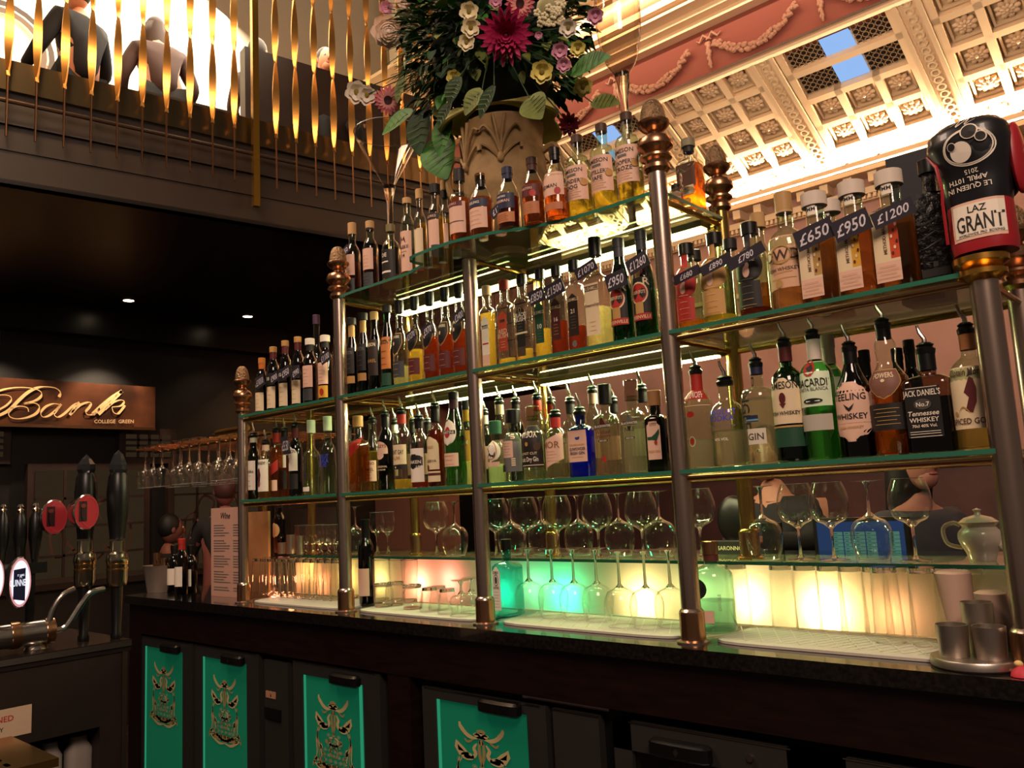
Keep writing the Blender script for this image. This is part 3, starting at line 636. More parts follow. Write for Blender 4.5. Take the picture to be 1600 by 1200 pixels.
def bottle(kind, pos, H, R, body=CLEAR, fl=None, fill=.5, cap=None, lab=(), pour=False, rz=0, label='', cat='bottle', name='spirit_bottle', group=None, capsule=None, neck=.0145, capr=None, cap_h=None, detail=True):
    t = thing(name, label, cat, pos, rz, group)
    Z0 = .001; e0, dy = (2, 1) if kind not in ('sq', 'flat') else ((6, .92) if kind == 'sq' else (5, .55))
    nr = min(neck, R*.5); S = []
    for z, r_ in KIND[kind]:
        if r_ == 'n': S.append((Z0+z*H, nr, nr, 2, 0, 0))
        else:
            kk = 1 if z < .68 else max(0, (.76-z)/.1)
            S.append((Z0+z*H, max(R*r_, nr), max(nr, R*r_*(dy if z < .7 else dy+(1-dy)*.5)), 2+(e0-2)*kk if e0 > 2 else 2, 0, 0))
    b = MB(); b.loft(S, body, 28 if e0 == 2 else 40)
    b.build('glass_body', t, sharp=50)
    if fl is not None:
        f = MB(); T = []; ztop = Z0+fill*H
        for i, s in enumerate(S):
            z = s[0]+(.006 if i == 0 else 0)
            if z > ztop:
                a = S[i-1]; k = (ztop-a[0])/(s[0]-a[0]); T.append((ztop,)+tuple((a[j]+(s[j]-a[j])*k)-(.0022 if j in (1, 2) else 0) for j in (1, 2, 3))+(0, 0)); break
            T.append((z, max(.002, s[1]-.0022), max(.002, s[2]-.0022), s[3], 0, 0))
        f.loft(T, fl, 24 if e0 == 2 else 32); f.build('liquid', t, sharp=50)
    zt_ = S[-1][0]
    if cap is not None:
        ch = cap_h or (H-zt_+Z0); cr_ = capr or nr*1.2
        b = MB(); b.lathe([(nr*1.02, zt_-.012), (cr_, zt_-.012), (cr_, zt_+ch-.0015), (cr_*.9, zt_+ch)], cap, 16); b.build('cork' if cap is CORK else 'cap', t)
    if capsule is not None:
        cm, cz = capsule; b = MB(); zl = Z0+cz*H; b.lathe([(nr*1.09, max(zl, Z0+.755*H if kind != 'wine' else zl)), (nr*1.09, zt_+.002)], cm, 16, cap0=False); b.build('neck_foil', t)
    if pour:
        b = MB(); b.lathe([(nr*1.15, zt_-.004), (nr*1.25, zt_+.006), (nr*.9, zt_+.012), (nr*1.1, zt_+.016), (nr*.7, zt_+.021)], BLACK, 14); o = b.build('pourer', t)
        b = MB(); b.tube([(0, 0, zt_+.018), (0, .0, zt_+.03), (-.008, 0, zt_+.045), (-.012, 0, zt_+.062)], [.0055, .005, .0042, .003], STEEL, 8); b.build('pour_spout', o)
    if lab:
        Bm = MB(); rnd = (e0 == 2)
        def surf(off):
            def g(u, v):
                z = Z0+v*H; y0 = front(S, 0, z); rr = -y0
                if rnd: a = max(-1.55, min(1.55, u/R)); return ((rr+off)*sin(a), -(rr+off)*cos(a), z)
                lim = R*.985; uu = max(-lim, min(lim, u)); return (uu, front(S, uu, z)-off, z)
            return g
        k = 0; wmax = 1.25 if rnd else .96
        for L in lab:
            ty = L[0]
            k += 1; off = .0006+.00022*k
            if ty in ('rect', 'arch', 'shield', 'oval', 'slant', 'tag', 'hex'):
                _, v0, v1, wf, c = L[:5]; x0_ = L[5] if len(L) > 5 else 0
                N = 9 if ty != 'rect' else 4; M_ = 9; Wd = wf*R*(1.3 if rnd else 1); vs = []; g = surf(off); x0_ *= R
                for i in range(N+1):
                    q = i/N; vv = v0+(v1-v0)*q; ww = 1; sh = 0
                    hgt = (v1-v0)*H
                    if ty == 'arch': dq = max(0, (q*hgt-(hgt-Wd))/Wd); ww = sqrt(max(0.02, 1-dq*dq))
                    elif ty == 'oval': ww = sqrt(max(.0, 1-(2*q-1)**2))
                    elif ty == 'shield': ww = min(1, (q/.55)**.6) if q < .55 else 1
                    elif ty == 'hex': ww = min(1, .15+q*5, .3+(1-q)*4)
                    for j in range(M_+1):
                        u = (2*j/M_-1); vsh = .0
                        if ty == 'slant': vsh = u*.09
                        vs.append(g(x0_+u*Wd*ww, vv+vsh))
                Bm.add(vs, [(i*(M_+1)+j, i*(M_+1)+j+1, (i+1)*(M_+1)+j+1, (i+1)*(M_+1)+j) for i in range(N) for j in range(M_)], L[4])
            elif ty == 't':      # text: 't', string, v, height(v), colour, [u, maxw, rot, shear]
                _, st, v, hh, c = L[:5]; ex = L[5] if len(L) > 5 else {}
                g = surf(off+.0003); Bm.text(st, ex.get('u', 0)*R, v*H, hh*H, c, lambda x_, y_: g(x_, y_/H), ex.get('sh', 0), ex.get('w', wmax*1.55)*R, ex.get('rot', 0))
            elif ty == 'd':      # disc
                _, u, v, ru, rv, c = L; g = surf(off+.0003); Bm.disc(u*R, v, ru*R, rv, c, g, 16)
            elif ty == 'ring':
                _, u, v, ru, rv, c = L; g = surf(off+.0003); Bm.disc(u*R, v, ru*R, rv, c, g, 20, .86)
            elif ty == 'p':
                _, P, c = L; g = surf(off+.0003); Bm.poly([(x_*R, v) for x_, v in P], c, g)
            elif ty == 's':
                _, P, w_, c = L; g = surf(off+.0003); Bm.stroke([(x_*R, v*H) for x_, v in P], w_*R, c, lambda a, b_: g(a, b_/H), 4)
        Bm.build('label', t, sharp=60)
    return t
K = {c: mat(c, .6, name='print') for c in ()}
def ink(c): return mat(c, .55, name='label_ink')
cW, cC, cK, cP = ink('EFE2D0'), ink('E6CFA8'), ink('1C1816'), ink('E4B8A0')
cR, cG, cB, cY, cT, cS = ink('B02A20'), ink('1E4A34'), ink('2A3FC0'), ink('D8A030'), ink('C09050'), ink('3A3C40')
GOLDI = ink('B89050'); NAVY = ink('1E2440'); MAR = ink('5A1A1C'); GREY = ink('6A6A66')
# rows of fine print, used by most labels
def small(v0, v1, n, c=cK, w_=.8, h=.012, u=0):
    return [('rect', v0+(v1-v0)*i/max(1, n-1), v0+(v1-v0)*i/max(1, n-1)+h*.35, w_*(.75 if i % 2 else 1)*.6, c, u) for i in range(n)]
AMB, GLD, PLE, DRK, RED_ = liq('E89030'), liq('F2C860'), liq('F6E4A8'), liq('A84A14'), liq('C05020')
def B_(kind, px, py_top, shelf, wpx, Y=1.935, **k):
    z = {'A': ZA, 'B': ZB, 'C': ZT, 'D': ZD, 'W': ZC+.009, 'K': ZC}[shelf]
    X = solve(0, (0, Y, z), px=px); H = solve(2, (X, Y, 0), py=py_top)-z; R = wpx/2*depth((X, Y, z))/F*.97
    pour = k.get('pour', False)
    cf_ = k.pop('capf', None)
    H2 = H/(1.0)
    return bottle(kind, (X, Y, z+.0005), H2, R, **k)
SG = 'spirit bottles on the glass shelves'
def T(s, v, h, c=cK, **e): return ('t', s, v, h, c, e)
# ---- bay 1, middle shelf (far left section)
for px, tp, s in ((410, 560, 'with orange neck, farthest left on the middle shelf'), (428, 542, 'second from the left end of the middle shelf'), (447, 532, 'third from the left end of the middle shelf'), (467, 526, 'fourth from the left end of the middle shelf')):
    B_('wine', px, tp, 'B', 21, Y=1.91+(px % 2)*.01, body=BROWN, fl=None, cap=ink('C87A30') if px < 420 else cT, capsule=(ink('C86A20') if px < 420 else MAR, .80), cap_h=.012, neck=.013,
       lab=[('rect', .06, .38, .95, cC), ('rect', .40, .58, .9, cK), T('10', .5, .05, cW)]+small(.12, .32, 4, cT), label='dark brown bottle with cream label '+s, group=SG)
for px, tp, c2, s in ((486, 528, cS, 'grey lower band'), (510, 523, cY, 'yellow and red lower band')):
    B_('round', px, tp, 'B', 24, body=glass('7A4A28'), fl=DRK, fill=.6, cap=cW, capsule=(cK, .8), capr=.02, cap_h=.015, lab=[('rect', .27, .58, .95, cP), ('rect', .08, .25, .9, c2)]+small(.32, .52, 5, cT)+([('d', .35, .16, .3, .05, cR)] if c2 is cY else []),
       label='whiskey bottle with pale pink label and '+s, group=SG)
B_('tall', 497, 493, 'B', 20, Y=2.06, body=PALE, cap=ink('4A3048'), lab=[('rect', .2, .4, .8, cW)], label='tall slim clear bottle with purple cap standing behind the pink labelled ones', group=SG)
# ---- bay 1, lower shelf
B_('wine', 397, 678, 'A', 22, body=GREEN, fl=None, capsule=(cW, .86), pour=True, lab=[('rect', .14, .58, .95, cW), T('Nordés', .42, .05)]+small(.2, .35, 3), label='green bottle with white label at the far left of the lower shelf', group=SG)
B_('round', 416, 688, 'A', 25, Y=1.925, body=CLEAR, fl=GLD, fill=.55, capsule=(cP, .82), pour=True, lab=[('rect', .12, .66, 1, cW), T('MORGY', .60, .05), ('p', [(-.2, .2), (.1, .2), (.3, .4), (.1, .52), (-.2, .5), (-.3, .35)], MAR), ('s', [(-.3, .25), (0, .2), (.4, .28)], .06, cR)], label='clear bottle with red coated figure on its white label, far left lower shelf', group=SG)
B_('round', 433, 668, 'A', 24, Y=1.965, body=CLEAR, fl=AMB, fill=.72, capsule=(cR, .78), pour=True, lab=[('slant', .3, .45, .9, cR), ('rect', .1, .25, .8, cP)], label='amber bottle with red neck and red slanted label', group=SG)
B_('round', 446, 668, 'A', 20, Y=2.0, body=CLEAR, fl=AMB, fill=.6, capsule=(cK, .8), pour=True, lab=[('rect', .42, .6, .9, cW), ('ring', 0, .5, .7, .08, GOLDI), ('rect', .12, .38, .95, cK)], label='amber bottle with white round label above a black one, behind a slate tag', group=SG)
B_('round', 463, 660, 'A', 22, Y=1.93, body=DKGREEN, fl=None, capsule=(MAR, .78), pour=True, lab=[('arch', .34, .66, .95, cW), T('JAMESON', .6, .045), ('rect', .1, .3, .95, cK), ('d', -.3, .48, .2, .04, MAR)], label='dark green whiskey bottle with arched white label, third bottle left of the second pole', group=SG)
B_('tall', 488, 665, 'A', 28, body=PALE, cap=ink('D8D8C0'), fl=liq('F6FAF0'), fill=.62, cap_h=.04, lab=[T('DINGLE', .45, .07, cK, u=-.3, rot=-pi/2, w=6), ('d', .1, .27, .2, .02, NAVY), ('rect', .06, .12, .5, cW)], label='clear gin bottle with vertical black lettering and white stopper', group=SG)
B_('dome', 514, 660, 'A', 25, Y=1.925, body=PALE, fl=liq('F6FAF0'), fill=.4, cap=ink('D0D8B8'), cap_h=.045, lab=[T('ABSOLUT', .52, .06, cB), T('VODKA', .46, .06, cB), T('BLUE', .40, .05, cB)], label='clear vodka bottle with bold blue lettering left of the second pole', group=SG)
# ---- bay 2, top shelf
for px, tp, rz in ((553, 355, -.05), (581, 345, .02)):
    B_('round', px, tp, 'C', 25, body=PALE, fl=DRK, fill=.5, cap=CORK, capr=.017, cap_h=.035 if px < 560 else .016, capsule=(cK, .86) if px > 560 else None, lab=[('rect', .32, .60, .9, cP), ('rect', .08, .28, .85, cS), ('d', -.7, .53, .12, .03, cK)]+small(.36, .5, 4, cT)+small(.12, .24, 4, GREY), rz=rz,
       label='whiskey bottle with pink and slate labels, '+('at the left end of the top shelf' if px < 560 else 'second on the top shelf'), group=SG)
B_('round', 613, 352, 'C', 30, body=PALE, fl=GLD, fill=.2, cap=mat('7A7048', .5), lab=[('rect', .14, .58, 1, cK), T('DE', .5, .06, cW), ('rect', .22, .25, .6, cW), ('rect', .38, .40, .4, cW)], label='clear bottle with large black label beside the giant martini glass', group=SG)
B_('wine', 640, 308, 'C', 24, body=PALE, fl=GLD, fill=.2, cap=CORK, cap_h=.01, lab=[('rect', .12, .58, 1, cP), ('p', [(-.5, .44), (.5, .44), (.3, .52), (0, .48), (-.3, .53)], MAR), T('CASKE', .40, .035), T('14', .3, .04)]+small(.34, .38, 2), label='tall necked bottle with cream label and dark red emblem on the top shelf', group=SG)
B_('round', 660, 297, 'C', 21, Y=1.96, body=CLEAR, fl=GLD, fill=.62, cap=CORK, lab=[('rect', .14, .56, .9, cC), ('rect', .1, .14, .9, cR), ('ring', -.6, .2, .18, .03, cK), ('d', 0, .6, .4, .05, cK)], label='golden bottle with peach label and black oval mark on the top shelf', group=SG)
B_('round', 684, 289, 'C', 25, Y=1.88, body=CLEAR, fl=GLD, fill=.6, cap=cK, capr=.019, cap_h=.02, lab=[('rect', .12, .55, .9, cP), ('rect', .56, .63, .9, cK), T('WORKS', .595, .03, cP), ('rect', .2, .21, .7, cK), ('rect', .1, .25, .5, cS, .7)], label='golden bottle with pink label under black nameplate, left of the flower urn', group=SG)
B_('round', 700, 283, 'C', 20, Y=2.02, body=CLEAR, fl=GLD, fill=.6, cap=CORK, capsule=(cK, .82), lab=[('rect', .3, .55, .9, cP)], label='black necked bottle standing behind the black nameplate bottle', group=SG)
B_('squat', 722, 268, 'C', 36, Y=1.79, body=CLEAR, fl=AMB, fill=.62, cap=cK, capr=.018, cap_h=.03, lab=[('rect', .16, .56, .95, cP), ('rect', .50, .57, .8, MAR, -.1), T('WORKS', .535, .03, cP, u=-.1), ('rect', .30, .31, .8, cK)], label='broad amber bottle with pink label on the bulging corner of the top shelf', group=SG)
B_('slope', 755, 273, 'C', 40, Y=1.765, body=CLEAR, fl=AMB, fill=.60, cap=glass('E0C8A0'), capsule=(BLACK, .78), lab=[('rect', .10, .42, .9, cP), ('rect', .43, .56, .95, NAVY), T('TEELING', .5, .04, cW)]+small(.16, .36, 4, cT, .9), label='amber bottle with black and pink bands, just right of the flat pole top', group=SG)
B_('slope', 797, 263, 'C', 38, Y=1.78, body=CLEAR, fl=DRK, fill=.5, cap=NAVY, capr=.017, capsule=(NAVY, .8), lab=[('rect', .30, .54, .95, NAVY), T('WRITERS', .49, .03, cW), T("TEARMAN", .42, .045, cP), ('rect', .08, .24, .9, ink('C07848'))]+small(.11, .2, 4, NAVY, .8), label='amber bottle with navy label above a copper band on the top shelf', group=SG)
B_('slope', 836, 248, 'C', 36, Y=1.80, body=CLEAR, fl=AMB, fill=.62, cap=ink('3A1A12'), capr=.017, capsule=(ink('4A2418'), .8), lab=[('rect', .38, .56, .95, MAR), T('WRITERS', .5, .035, cP), ('rect', .12, .30, .9, ink('B87048')), ('d', .62, .42, .3, .05, cR)]+small(.14, .26, 4, GOLDI, .8), label='amber bottle with maroon label and red wax seal, in front of the urn', group=SG)
B_('slope', 873, 233, 'C', 42, Y=1.825, body=CLEAR, fl=AMB, fill=.40, cap=BLACK, capr=.017, capsule=(BLACK, .82), lab=[('rect', .30, .62, .95, cP), T('EDMAN', .43, .05), ('d', .7, .35, .25, .05, cR), ('rect', .1, .2, .8, ink('B87048'))], label='amber bottle with plain pink label and red seal right of the urn', group=SG)
for px, tp, a, s in ((909, 206, "BLENDER'S", 'DOG'), (948, 188, "DISTILLER'S", 'SAFE'), (988, 170, "COOPER'S", 'CROZE')):
    B_('squat', px, tp, 'C', 43, Y=1.865, body=PALE, fl=liq('F8E070'), fill=.30 if px > 920 else .36, cap=ink('4A3020'), capr=.017, cap_h=.012, neck=.0155, lab=[('rect', .17, .56, 1, cP), T('JAMESON', .505, .045, w=1.9), T(a, .385, .045, w=1.9), T(s, .32, .045), ('rect', .44, .465, .3, GREY), ('d', 0, .82, .26, .02, GREY)]+small(.2, .28, 4, cT, .9)+[('d', .95, .36, .28, .04, cT)],
       label='clear bottle with cream label reading %s %s' % (a.lower().replace("'s", "s"), s.lower()), group='three cream labelled bottles on the top shelf')
B_('sq', 1084, 217, 'C', 38, Y=2.08, body=CLEAR, fl=AMB, fill=.62, cap=ink('8A8060'), capr=.02, cap_h=.012, capsule=(cK, .80), lab=[('rect', .3, .62, .9, ink('5A3A2A')), ('rect', .2, .32, .7, cC), ('d', 0, .12, .4, .05, cY)]+small(.22, .3, 6, cK, .5, .02), label='square shouldered amber bottle right of the tallest acorn pole', group=SG)
B_('round', 1058, 290, 'C', 24, Y=1.98, body=CLEAR, fl=AMB, fill=.5, cap=cK, lab=[('rect', .15, .55, .9, cP)], label='small amber bottle tucked beside the tallest acorn pole', group=SG)
# ---- bay 2, middle shelf
for px, tp in ((552, 498), (570, 490)):
    B_('slope', px, tp, 'B', 20, body=DKGREEN, cap=cK, capsule=(GOLDI, .76), capr=.019, lab=[('rect', .30, .62, .95, cK), T('JAMESON', .56, .045, GREY), ('rect', .18, .27, .95, cT)]+small(.36, .48, 3, GREY), label='dark green whiskey bottle with gold neck and cream band, '+('leftmost of its shelf section' if px < 560 else 'second in its shelf section'), group=SG)
B_('slope', 588, 490, 'B', 23, body=glass('3A4A20'), fl=DRK, fill=.4, cap=CORK, cap_h=.02, lab=[('rect', .22, .66, .95, ink('2A1C14')), T('JAMESON', .6, .045, cC), T('BARREL', .40, .04, GOLDI)], label='cork topped dark bottle with brown label and pale name', group=SG)
B_('slope', 608, 478, 'B', 22, Y=1.925, body=GREEN, cap=cK, capr=.018, lab=[('rect', .25, .62, .95, ink('C87A40')), T('JAMESON', .56, .045), ('rect', .06, .2, .95, cG)]+small(.3, .45, 3), label='green bottle with orange label on the middle shelf', group=SG)
for px, tp, fc, fll, s in ((628, 470, .05, PLE, 'leftmost'), (652, 464, .4, GLD, 'second'), (676, 457, .5, DRK, 'third'), (700, 450, .5, DRK, 'fourth'), (722, 444, .5, DRK, 'last, against the middle pole')):
    B_('bulb', px, tp, 'B', 25, Y=1.93, body=CLEAR, fl=fll, fill=max(fc, .25), cap=BLACK, capr=.016, capsule=(BLACK, .85), lab=[('shield', .36, .62, .85, GOLDI), ('shield', .372, .612, .79, cK), T('POWERS', .575, .032, cC, w=1.4), ('rect', .12, .30, .95, MAR if px > 640 else cS), ('d', -.1, .5, .15, .02, cC)]+small(.15, .27, 3, GOLDI, .7),
       label='whiskey bottle with black shield label, '+('%s of five in a row' % s if px < 720 else 'last of five, against the middle pole'), group='five shield labelled whiskeys')
# ---- bay 2, lower shelf
B_('sq', 562, 655, 'A', 30, body=CLEAR, fl=AMB, fill=.70, cap=ink('C08A50'), capr=.02, cap_h=.03, lab=[('slant', .50, .68, .97, cR)], label='square amber bottle with slanted red label at the left of the lower shelf', group=SG)
B_('slope', 585, 655, 'A', 25, Y=1.99, body=PALE, fl=GLD, fill=.55, pour=True, lab=[('rect', .14, .42, .95, cP), T('EL CUÑO', .38, .035), T('DAMIEL', .3, .04)]+small(.18, .26, 3), label='round shouldered bottle with cream text label behind the black liqueur bottle', group=SG)
B_('wine', 605, 645, 'A', 27, body=glass('1A120E'), fl=None, capsule=(BLACK, .80), pour=True, lab=[('arch', .46, .62, .85, cP), T('BAILEYS', .56, .04, MAR), ('d', 0, .44, .6, .05, cP), T('THE ORIGINAL', .3, .025, cC), T('IRISH CREAM', .26, .02, cC)], label='black cream liqueur bottle with pink arched label', group=SG)
B_('round', 631, 638, 'A', 30, body=CLEAR, fl=GLD, fill=.12, capsule=(cR, .8), pour=True, lab=[('rect', .30, .54, .97, cC), T('MOUNT GAY', .45, .055, cK), T('RUM', .38, .045, GOLDI), ('rect', .24, .295, .97, cK), ('d', 0, .265, .1, .012, cC)], label='clear rum bottle with red neck and square cream label', group=SG)
B_('round', 658, 650, 'A', 30, Y=1.925, body=CLEAR, fl=DRK, fill=.1, capsule=(BLACK, .82), pour=True, lab=[('rect', .08, .54, .95, cW), ('hex', .26, .46, .85, cK), T('KRAKEN', .355, .045, cW), ('s', [(-.7, .2), (-.4, .24), (-.2, .16), (-.5, .13)], .05, cP)], label='bottle with white label and black six sided plaque', group=SG)
B_('dome', 684, 628, 'A', 29, body=CLEAR, fl=liq('7A2A10'), fill=.66, capsule=(BLACK, .74), pour=True, lab=[('arch', .20, .58, .85, cC), ('rect', .06, .18, .9, cC), ('rect', .13, .16, .9, MAR), ('d', -.4, .22, .3, .04, MAR), T('JEREZ', .46, .03, cT), T('RESERVA', .3, .03, MAR)], label='dark amber bottle with black neck and arched cream label', group=SG)
B_('slope', 714, 613, 'A', 35, body=LTGREEN, fl=liq('E8F6D8'), fill=.48, cap=BLACK, capsule=(ink('4A2030'), .78), lab=[('oval', .42, .70, .72, cW), ('d', 0, .56, .35, .06, cR), ('rect', .54, .58, .65, cK), T('MARTINI', .56, .03, cW), ('rect', .2, .34, .8, cP)]+small(.22, .31, 3, cT), label='pale green vermouth bottle with white oval label', group=SG)
B_('round', 733, 627, 'A', 22, Y=2.0, body=PALE, fl=PLE, fill=.3, cap=cK, capsule=(cY, .74), lab=[('rect', .28, .64, 1, cY), ('d', 0, .50, .7, .09, cR), T('RUM', .50, .05, cW), T('3', .36, .05)], label='bottle with yellow label and red oval squeezed against the middle pole', group=SG)
# ---- bay 3, middle shelf
def bush(px, tp, w_, c, tx, arch=True, **k):
    B_('flat' if k.pop('fl2', 1) else 'round', px, tp, 'B', w_, Y=k.pop('Y', 1.94), body=CLEAR, fl=k.pop('fl', GLD), fill=k.pop('fill', .5), lab=[('arch', .20, .64, .62, c)]+tx, group='flat flask shaped whiskeys', **k)
bush(766, 448, 26, cW, [('rect', .50, .54, .55, cK), T('Bushmills', .52, .035, cW), ('rect', .32, .335, .5, cR), ('rect', .08, .2, .6, cP)], fill=.68, cap=ink('E0B890'), label='flask shaped whiskey with cream label and black name band')
bush(794, 439, 29, ink('C04830'), [T('RED', .42, .05, cC), T('BUSH', .37, .05, cC), ('rect', .52, .55, .4, cK)]+small(.24, .3, 3, cC, .6), fill=.12, cap=ink('9A2A1C'), label='flask shaped whiskey with bright red label and red cap')
bush(822, 430, 29, cK, [T('BLACK', .55, .045, cW), T('BUSH', .50, .045, cW), ('ring', 0, .6, .2, .03, cC), ('rect', .34, .36, .9, cC), ('rect', .1, .2, .6, ink('4A3A28'))]+small(.38, .45, 3, GREY, .6), fill=.18, cap=BLACK, label='flask shaped whiskey with black label and arched top')
bush(851, 422, 28, cG, [T('BUSHMILLS', .53, .035, cW), T('10', .38, .05, cW)]+small(.24, .33, 4, GREY, .6), fill=.35, cap=BLACK, fl=GLD, label='flask shaped whiskey with dark green label numbered ten')
bush(877, 417, 29, ink('4A1A1A'), [T('BUSHMILLS', .55, .035, cC), T('16', .42, .045, cW)]+small(.26, .36, 4, cT, .6), fill=.40, cap=BLACK, fl=DRK, label='flask shaped whiskey with maroon label numbered sixteen')
bush(905, 408, 32, ink('2A1A14'), [T('BUSHMILLS', .58, .032, cC), T('21', .46, .045, cW), ('d', 0, .12, .3, .035, GREY)]+small(.28, .4, 5, GREY, .6), fill=.30, cap=BLACK, fl=DRK, label='flask shaped whiskey with near black brown label numbered twenty one')
B_('sq', 940, 384, 'B', 38, body=CLEAR, fl=PLE, fill=.40, cap=BLACK, capr=.019, cap_h=.045, lab=[('rect', .14, .62, .72, cC), ('rect', .55, .60, .72, ink('4A3020')), T('BUSHMILLS', .575, .035, cC), T('Steamship', .42, .03, MAR, sh=.2)]+small(.18, .26, 3, cT, .5), label='tall square whiskey bottle with long cream label and black cap', group=SG)
for px, tp in ((977, 374), (1013, 362)):
    B_('slope', px, tp, 'B', 37, Y=1.93, body=GREEN, cap=mat('4A4A4C', .4), capr=.017, capsule=(mat('4A4A50', .4), .82), lab=[('rect', .18, .66, .80, cK), ('d', 0, .62, .5, .05, cR), ('d', 0, .42, .75, .085, cR), ('ring', 0, .42, .85, .1, cC), T("GREEN SPOT'S", .43, .03, cC, w=1.2), ('p', [(-.25, .56), (-.3, .64), (-.1, .60), (0, .66), (.1, .60), (.3, .64), (.25, .56)], GOLDI), ('rect', .24, .34, .3, GOLDI), ('rect', .18, .24, .8, cR), T('GREENVILLE', .21, .03, cC), T('R', .52, .07, cC, u=.7)],
       label='green whiskey bottle with black label and red oval, '+('behind the three digit tag' if px < 1000 else 'tight against the tallest pole'), group=SG)
# ---- bay 3, lower shelf
B_('dome', 778, 666, 'A', 29, body=PALE, fl=liq('F6F4C8'), fill=.32, cap=ink('1E5A3A'), capr=.02, cap_h=.03, lab=[('oval', .36, .74, .95, cW), ('ring', 0, .56, .8, .17, cT), ('p', [(-.5, .60), (-.2, .66), (.3, .64), (.6, .52), (.5, .42), (.1, .46), (-.2, .38), (-.5, .42), (-.2, .52)], cK), ('rect', .28, .36, .8, cP)], label='clear bottle with green cap and round elephant emblem label', group=SG)
B_('squat', 806, 645, 'A', 35, Y=1.93, body=PALE, cap=BLACK, capr=.024, cap_h=.03, neck=.02, lab=[('rect', .14, .70, 1.1, GREY), ('rect', .34, .58, .55, cP, -.1)]+[('rect', .60+.03*i, .62+.03*i, .14, cC, .62) for i in range(3)]+[('rect', .22+.03*i, .24+.03*i, .14, cC, .62) for i in range(4)]+small(.38, .54, 5, GREY, .5)+[('rect', .14, .24, .3, cK, -.6)], label='short clear gin bottle wrapped in a grey townhouse label', group=SG)
B_('squat', 838, 640, 'A', 38, Y=1.93, body=PALE, fl=liq('FAF6E0'), fill=.15, cap=glass('F0E8C8'), capr=.022, cap_h=.03, neck=.02, lab=[('rect', .18, .76, 1.15, ink('1E1410')), ('rect', .66, .665, 1.1, cC), ('rect', .75, .76, 1.1, cC), T('JAWBOX', .64, .1, cW), ('d', 0, .5, .15, .03, GOLDI), ('d', .9, .46, .3, .06, ink('4A3020')), T('BELFAST CUT', .37, .035, cC), T('Classic Dry Gin', .29, .065, cW), ('rect', .20, .21, 1.1, cC)], label='short gin bottle with big black label and white capitals', group=SG)
B_('round', 873, 644, 'A', 37, Y=1.945, body=PALE, fl=liq('FAE4D8'), fill=.52, capsule=(cR, .74), pour=True, lab=[('slant', .20, .60, .97, cP), T('MOR', .5, .1, ink('8A5A30'))]+small(.26, .4, 4, cT, .8), label='clear gin bottle with slanted pale pink label and red neck', group=SG)
B_('flat', 912, 640, 'A', 43, Y=1.93, body=BLUE, fl=liq('4A7AF0'), fill=.68, pour=True, lab=[('rect', .22, .68, .86, cP), ('d', .05, .57, .22, .03, ink('2A3A80')), ('d', .2, .60, .1, .02, ink('2A3A80')), T('DRUMSHANBO', .47, .03, cT), T('GUNPOWDER', .41, .045, NAVY), T('IRISH GIN', .35, .045, NAVY), ('rect', .29, .295, .5, cT)], label='bright blue faceted gin bottle with pale pink label', group=SG)
for px, tp, a, col, s in ((953, 617, 'Wicked', cR, 'tinted pink with red berries'), (995, 611, 'No.5', cK, 'with a black diamond emblem')):
    B_('flat', px, tp, 'A', 41, Y=1.935, body=PALE, fl=liq('FADCD4' if col is cR else 'FAFAF0'), fill=.62, cap=(BLACK if col is cR else glass('D8D0C8')), capr=.02, cap_h=.045, lab=[('p', [(-.3, .62), (0, .72), (.3, .62)], MAR if col is cR else GREY), ('rect', .58, .625, .68, cK), T('BLACKWATER', .603, .03, cW), T(a, .53, .05, MAR if col is cR else cK, sh=.2), T('Strawberry' if col is cR else '', .48, .05, MAR, sh=.2), ('rect', .41, .435, .45, cK), T('IRISH GIN', .422, .018, cW)]+([('d', -.05, .2, .13, .04, cR), ('d', .1, .19, .1, .035, cR)] if col is cR else [('p', [(-.2, .565), (.2, .565), (0, .50)], cK), ('s', [(-.1, .2), (.05, .24), (.15, .3)], .03, GREY)]),
       label='clear rectangular gin bottle '+s, group=SG)
B_('flat', 1031, 620, 'A', 37, Y=1.93, body=glass('0E2A20'), cap=mat('A8784A', .6), capr=.019, cap_h=.03, lab=[('rect', .16, .74, .68, cP), T('LISTOKE', .68, .035, MAR), T('1777', .62, .04, cK), ('p', [(-.65, .46), (-.2, .46), (.2, .50), (.6, .56), (.6, .50), (.3, .40), (-.1, .42), (-.6, .42)], cG), ('d', .2, .38, .15, .03, cR), T('IRISH GIN', .27, .03, cT)], label='dark green rectangular gin bottle with pink botanical label', group=SG)
# back rows seen between the front bottles
for px, tp, sh_, wd, bc, cc, lbx in ((762, 640, 'A', 22, CLEAR, cW, 'white capped'), (786, 622, 'A', 26, PALE, cC, 'white foil necked'), (812, 622, 'A', 26, BROWN, cK, 'brown glass'), (846, 615, 'A', 26, PALE, cR, 'red and white foiled'), (868, 622, 'A', 26, PALE, cR, 'red banded'),
    (898, 622, 'A', 28, PALE, cS, 'dark necked'), (934, 604, 'A', 28, PALE, cP, 'pink and black necked'), (966, 622, 'A', 26, PALE, cK, 'black stoppered'), (1012, 602, 'A', 30, GLD and CLEAR, cK, 'black pourer topped'),
    (648, 655, 'A', 20, DKGREEN, cK, 'black capped green'), (672, 655, 'A', 20, BROWN, cK, 'black capped brown'), (620, 655, 'A', 20, PALE, cW, 'small pale'), (547, 665, 'A', 18, BROWN, cK, 'short dark')):
    B_('round', px, tp, sh_, wd, Y=2.075, body=bc, capsule=(cc, .80), pour=True, lab=[('rect', .2, .5, .9, cP)], label='%s bottle in the back row of the lower shelf' % lbx, group='back row bottles on the lower shelf')
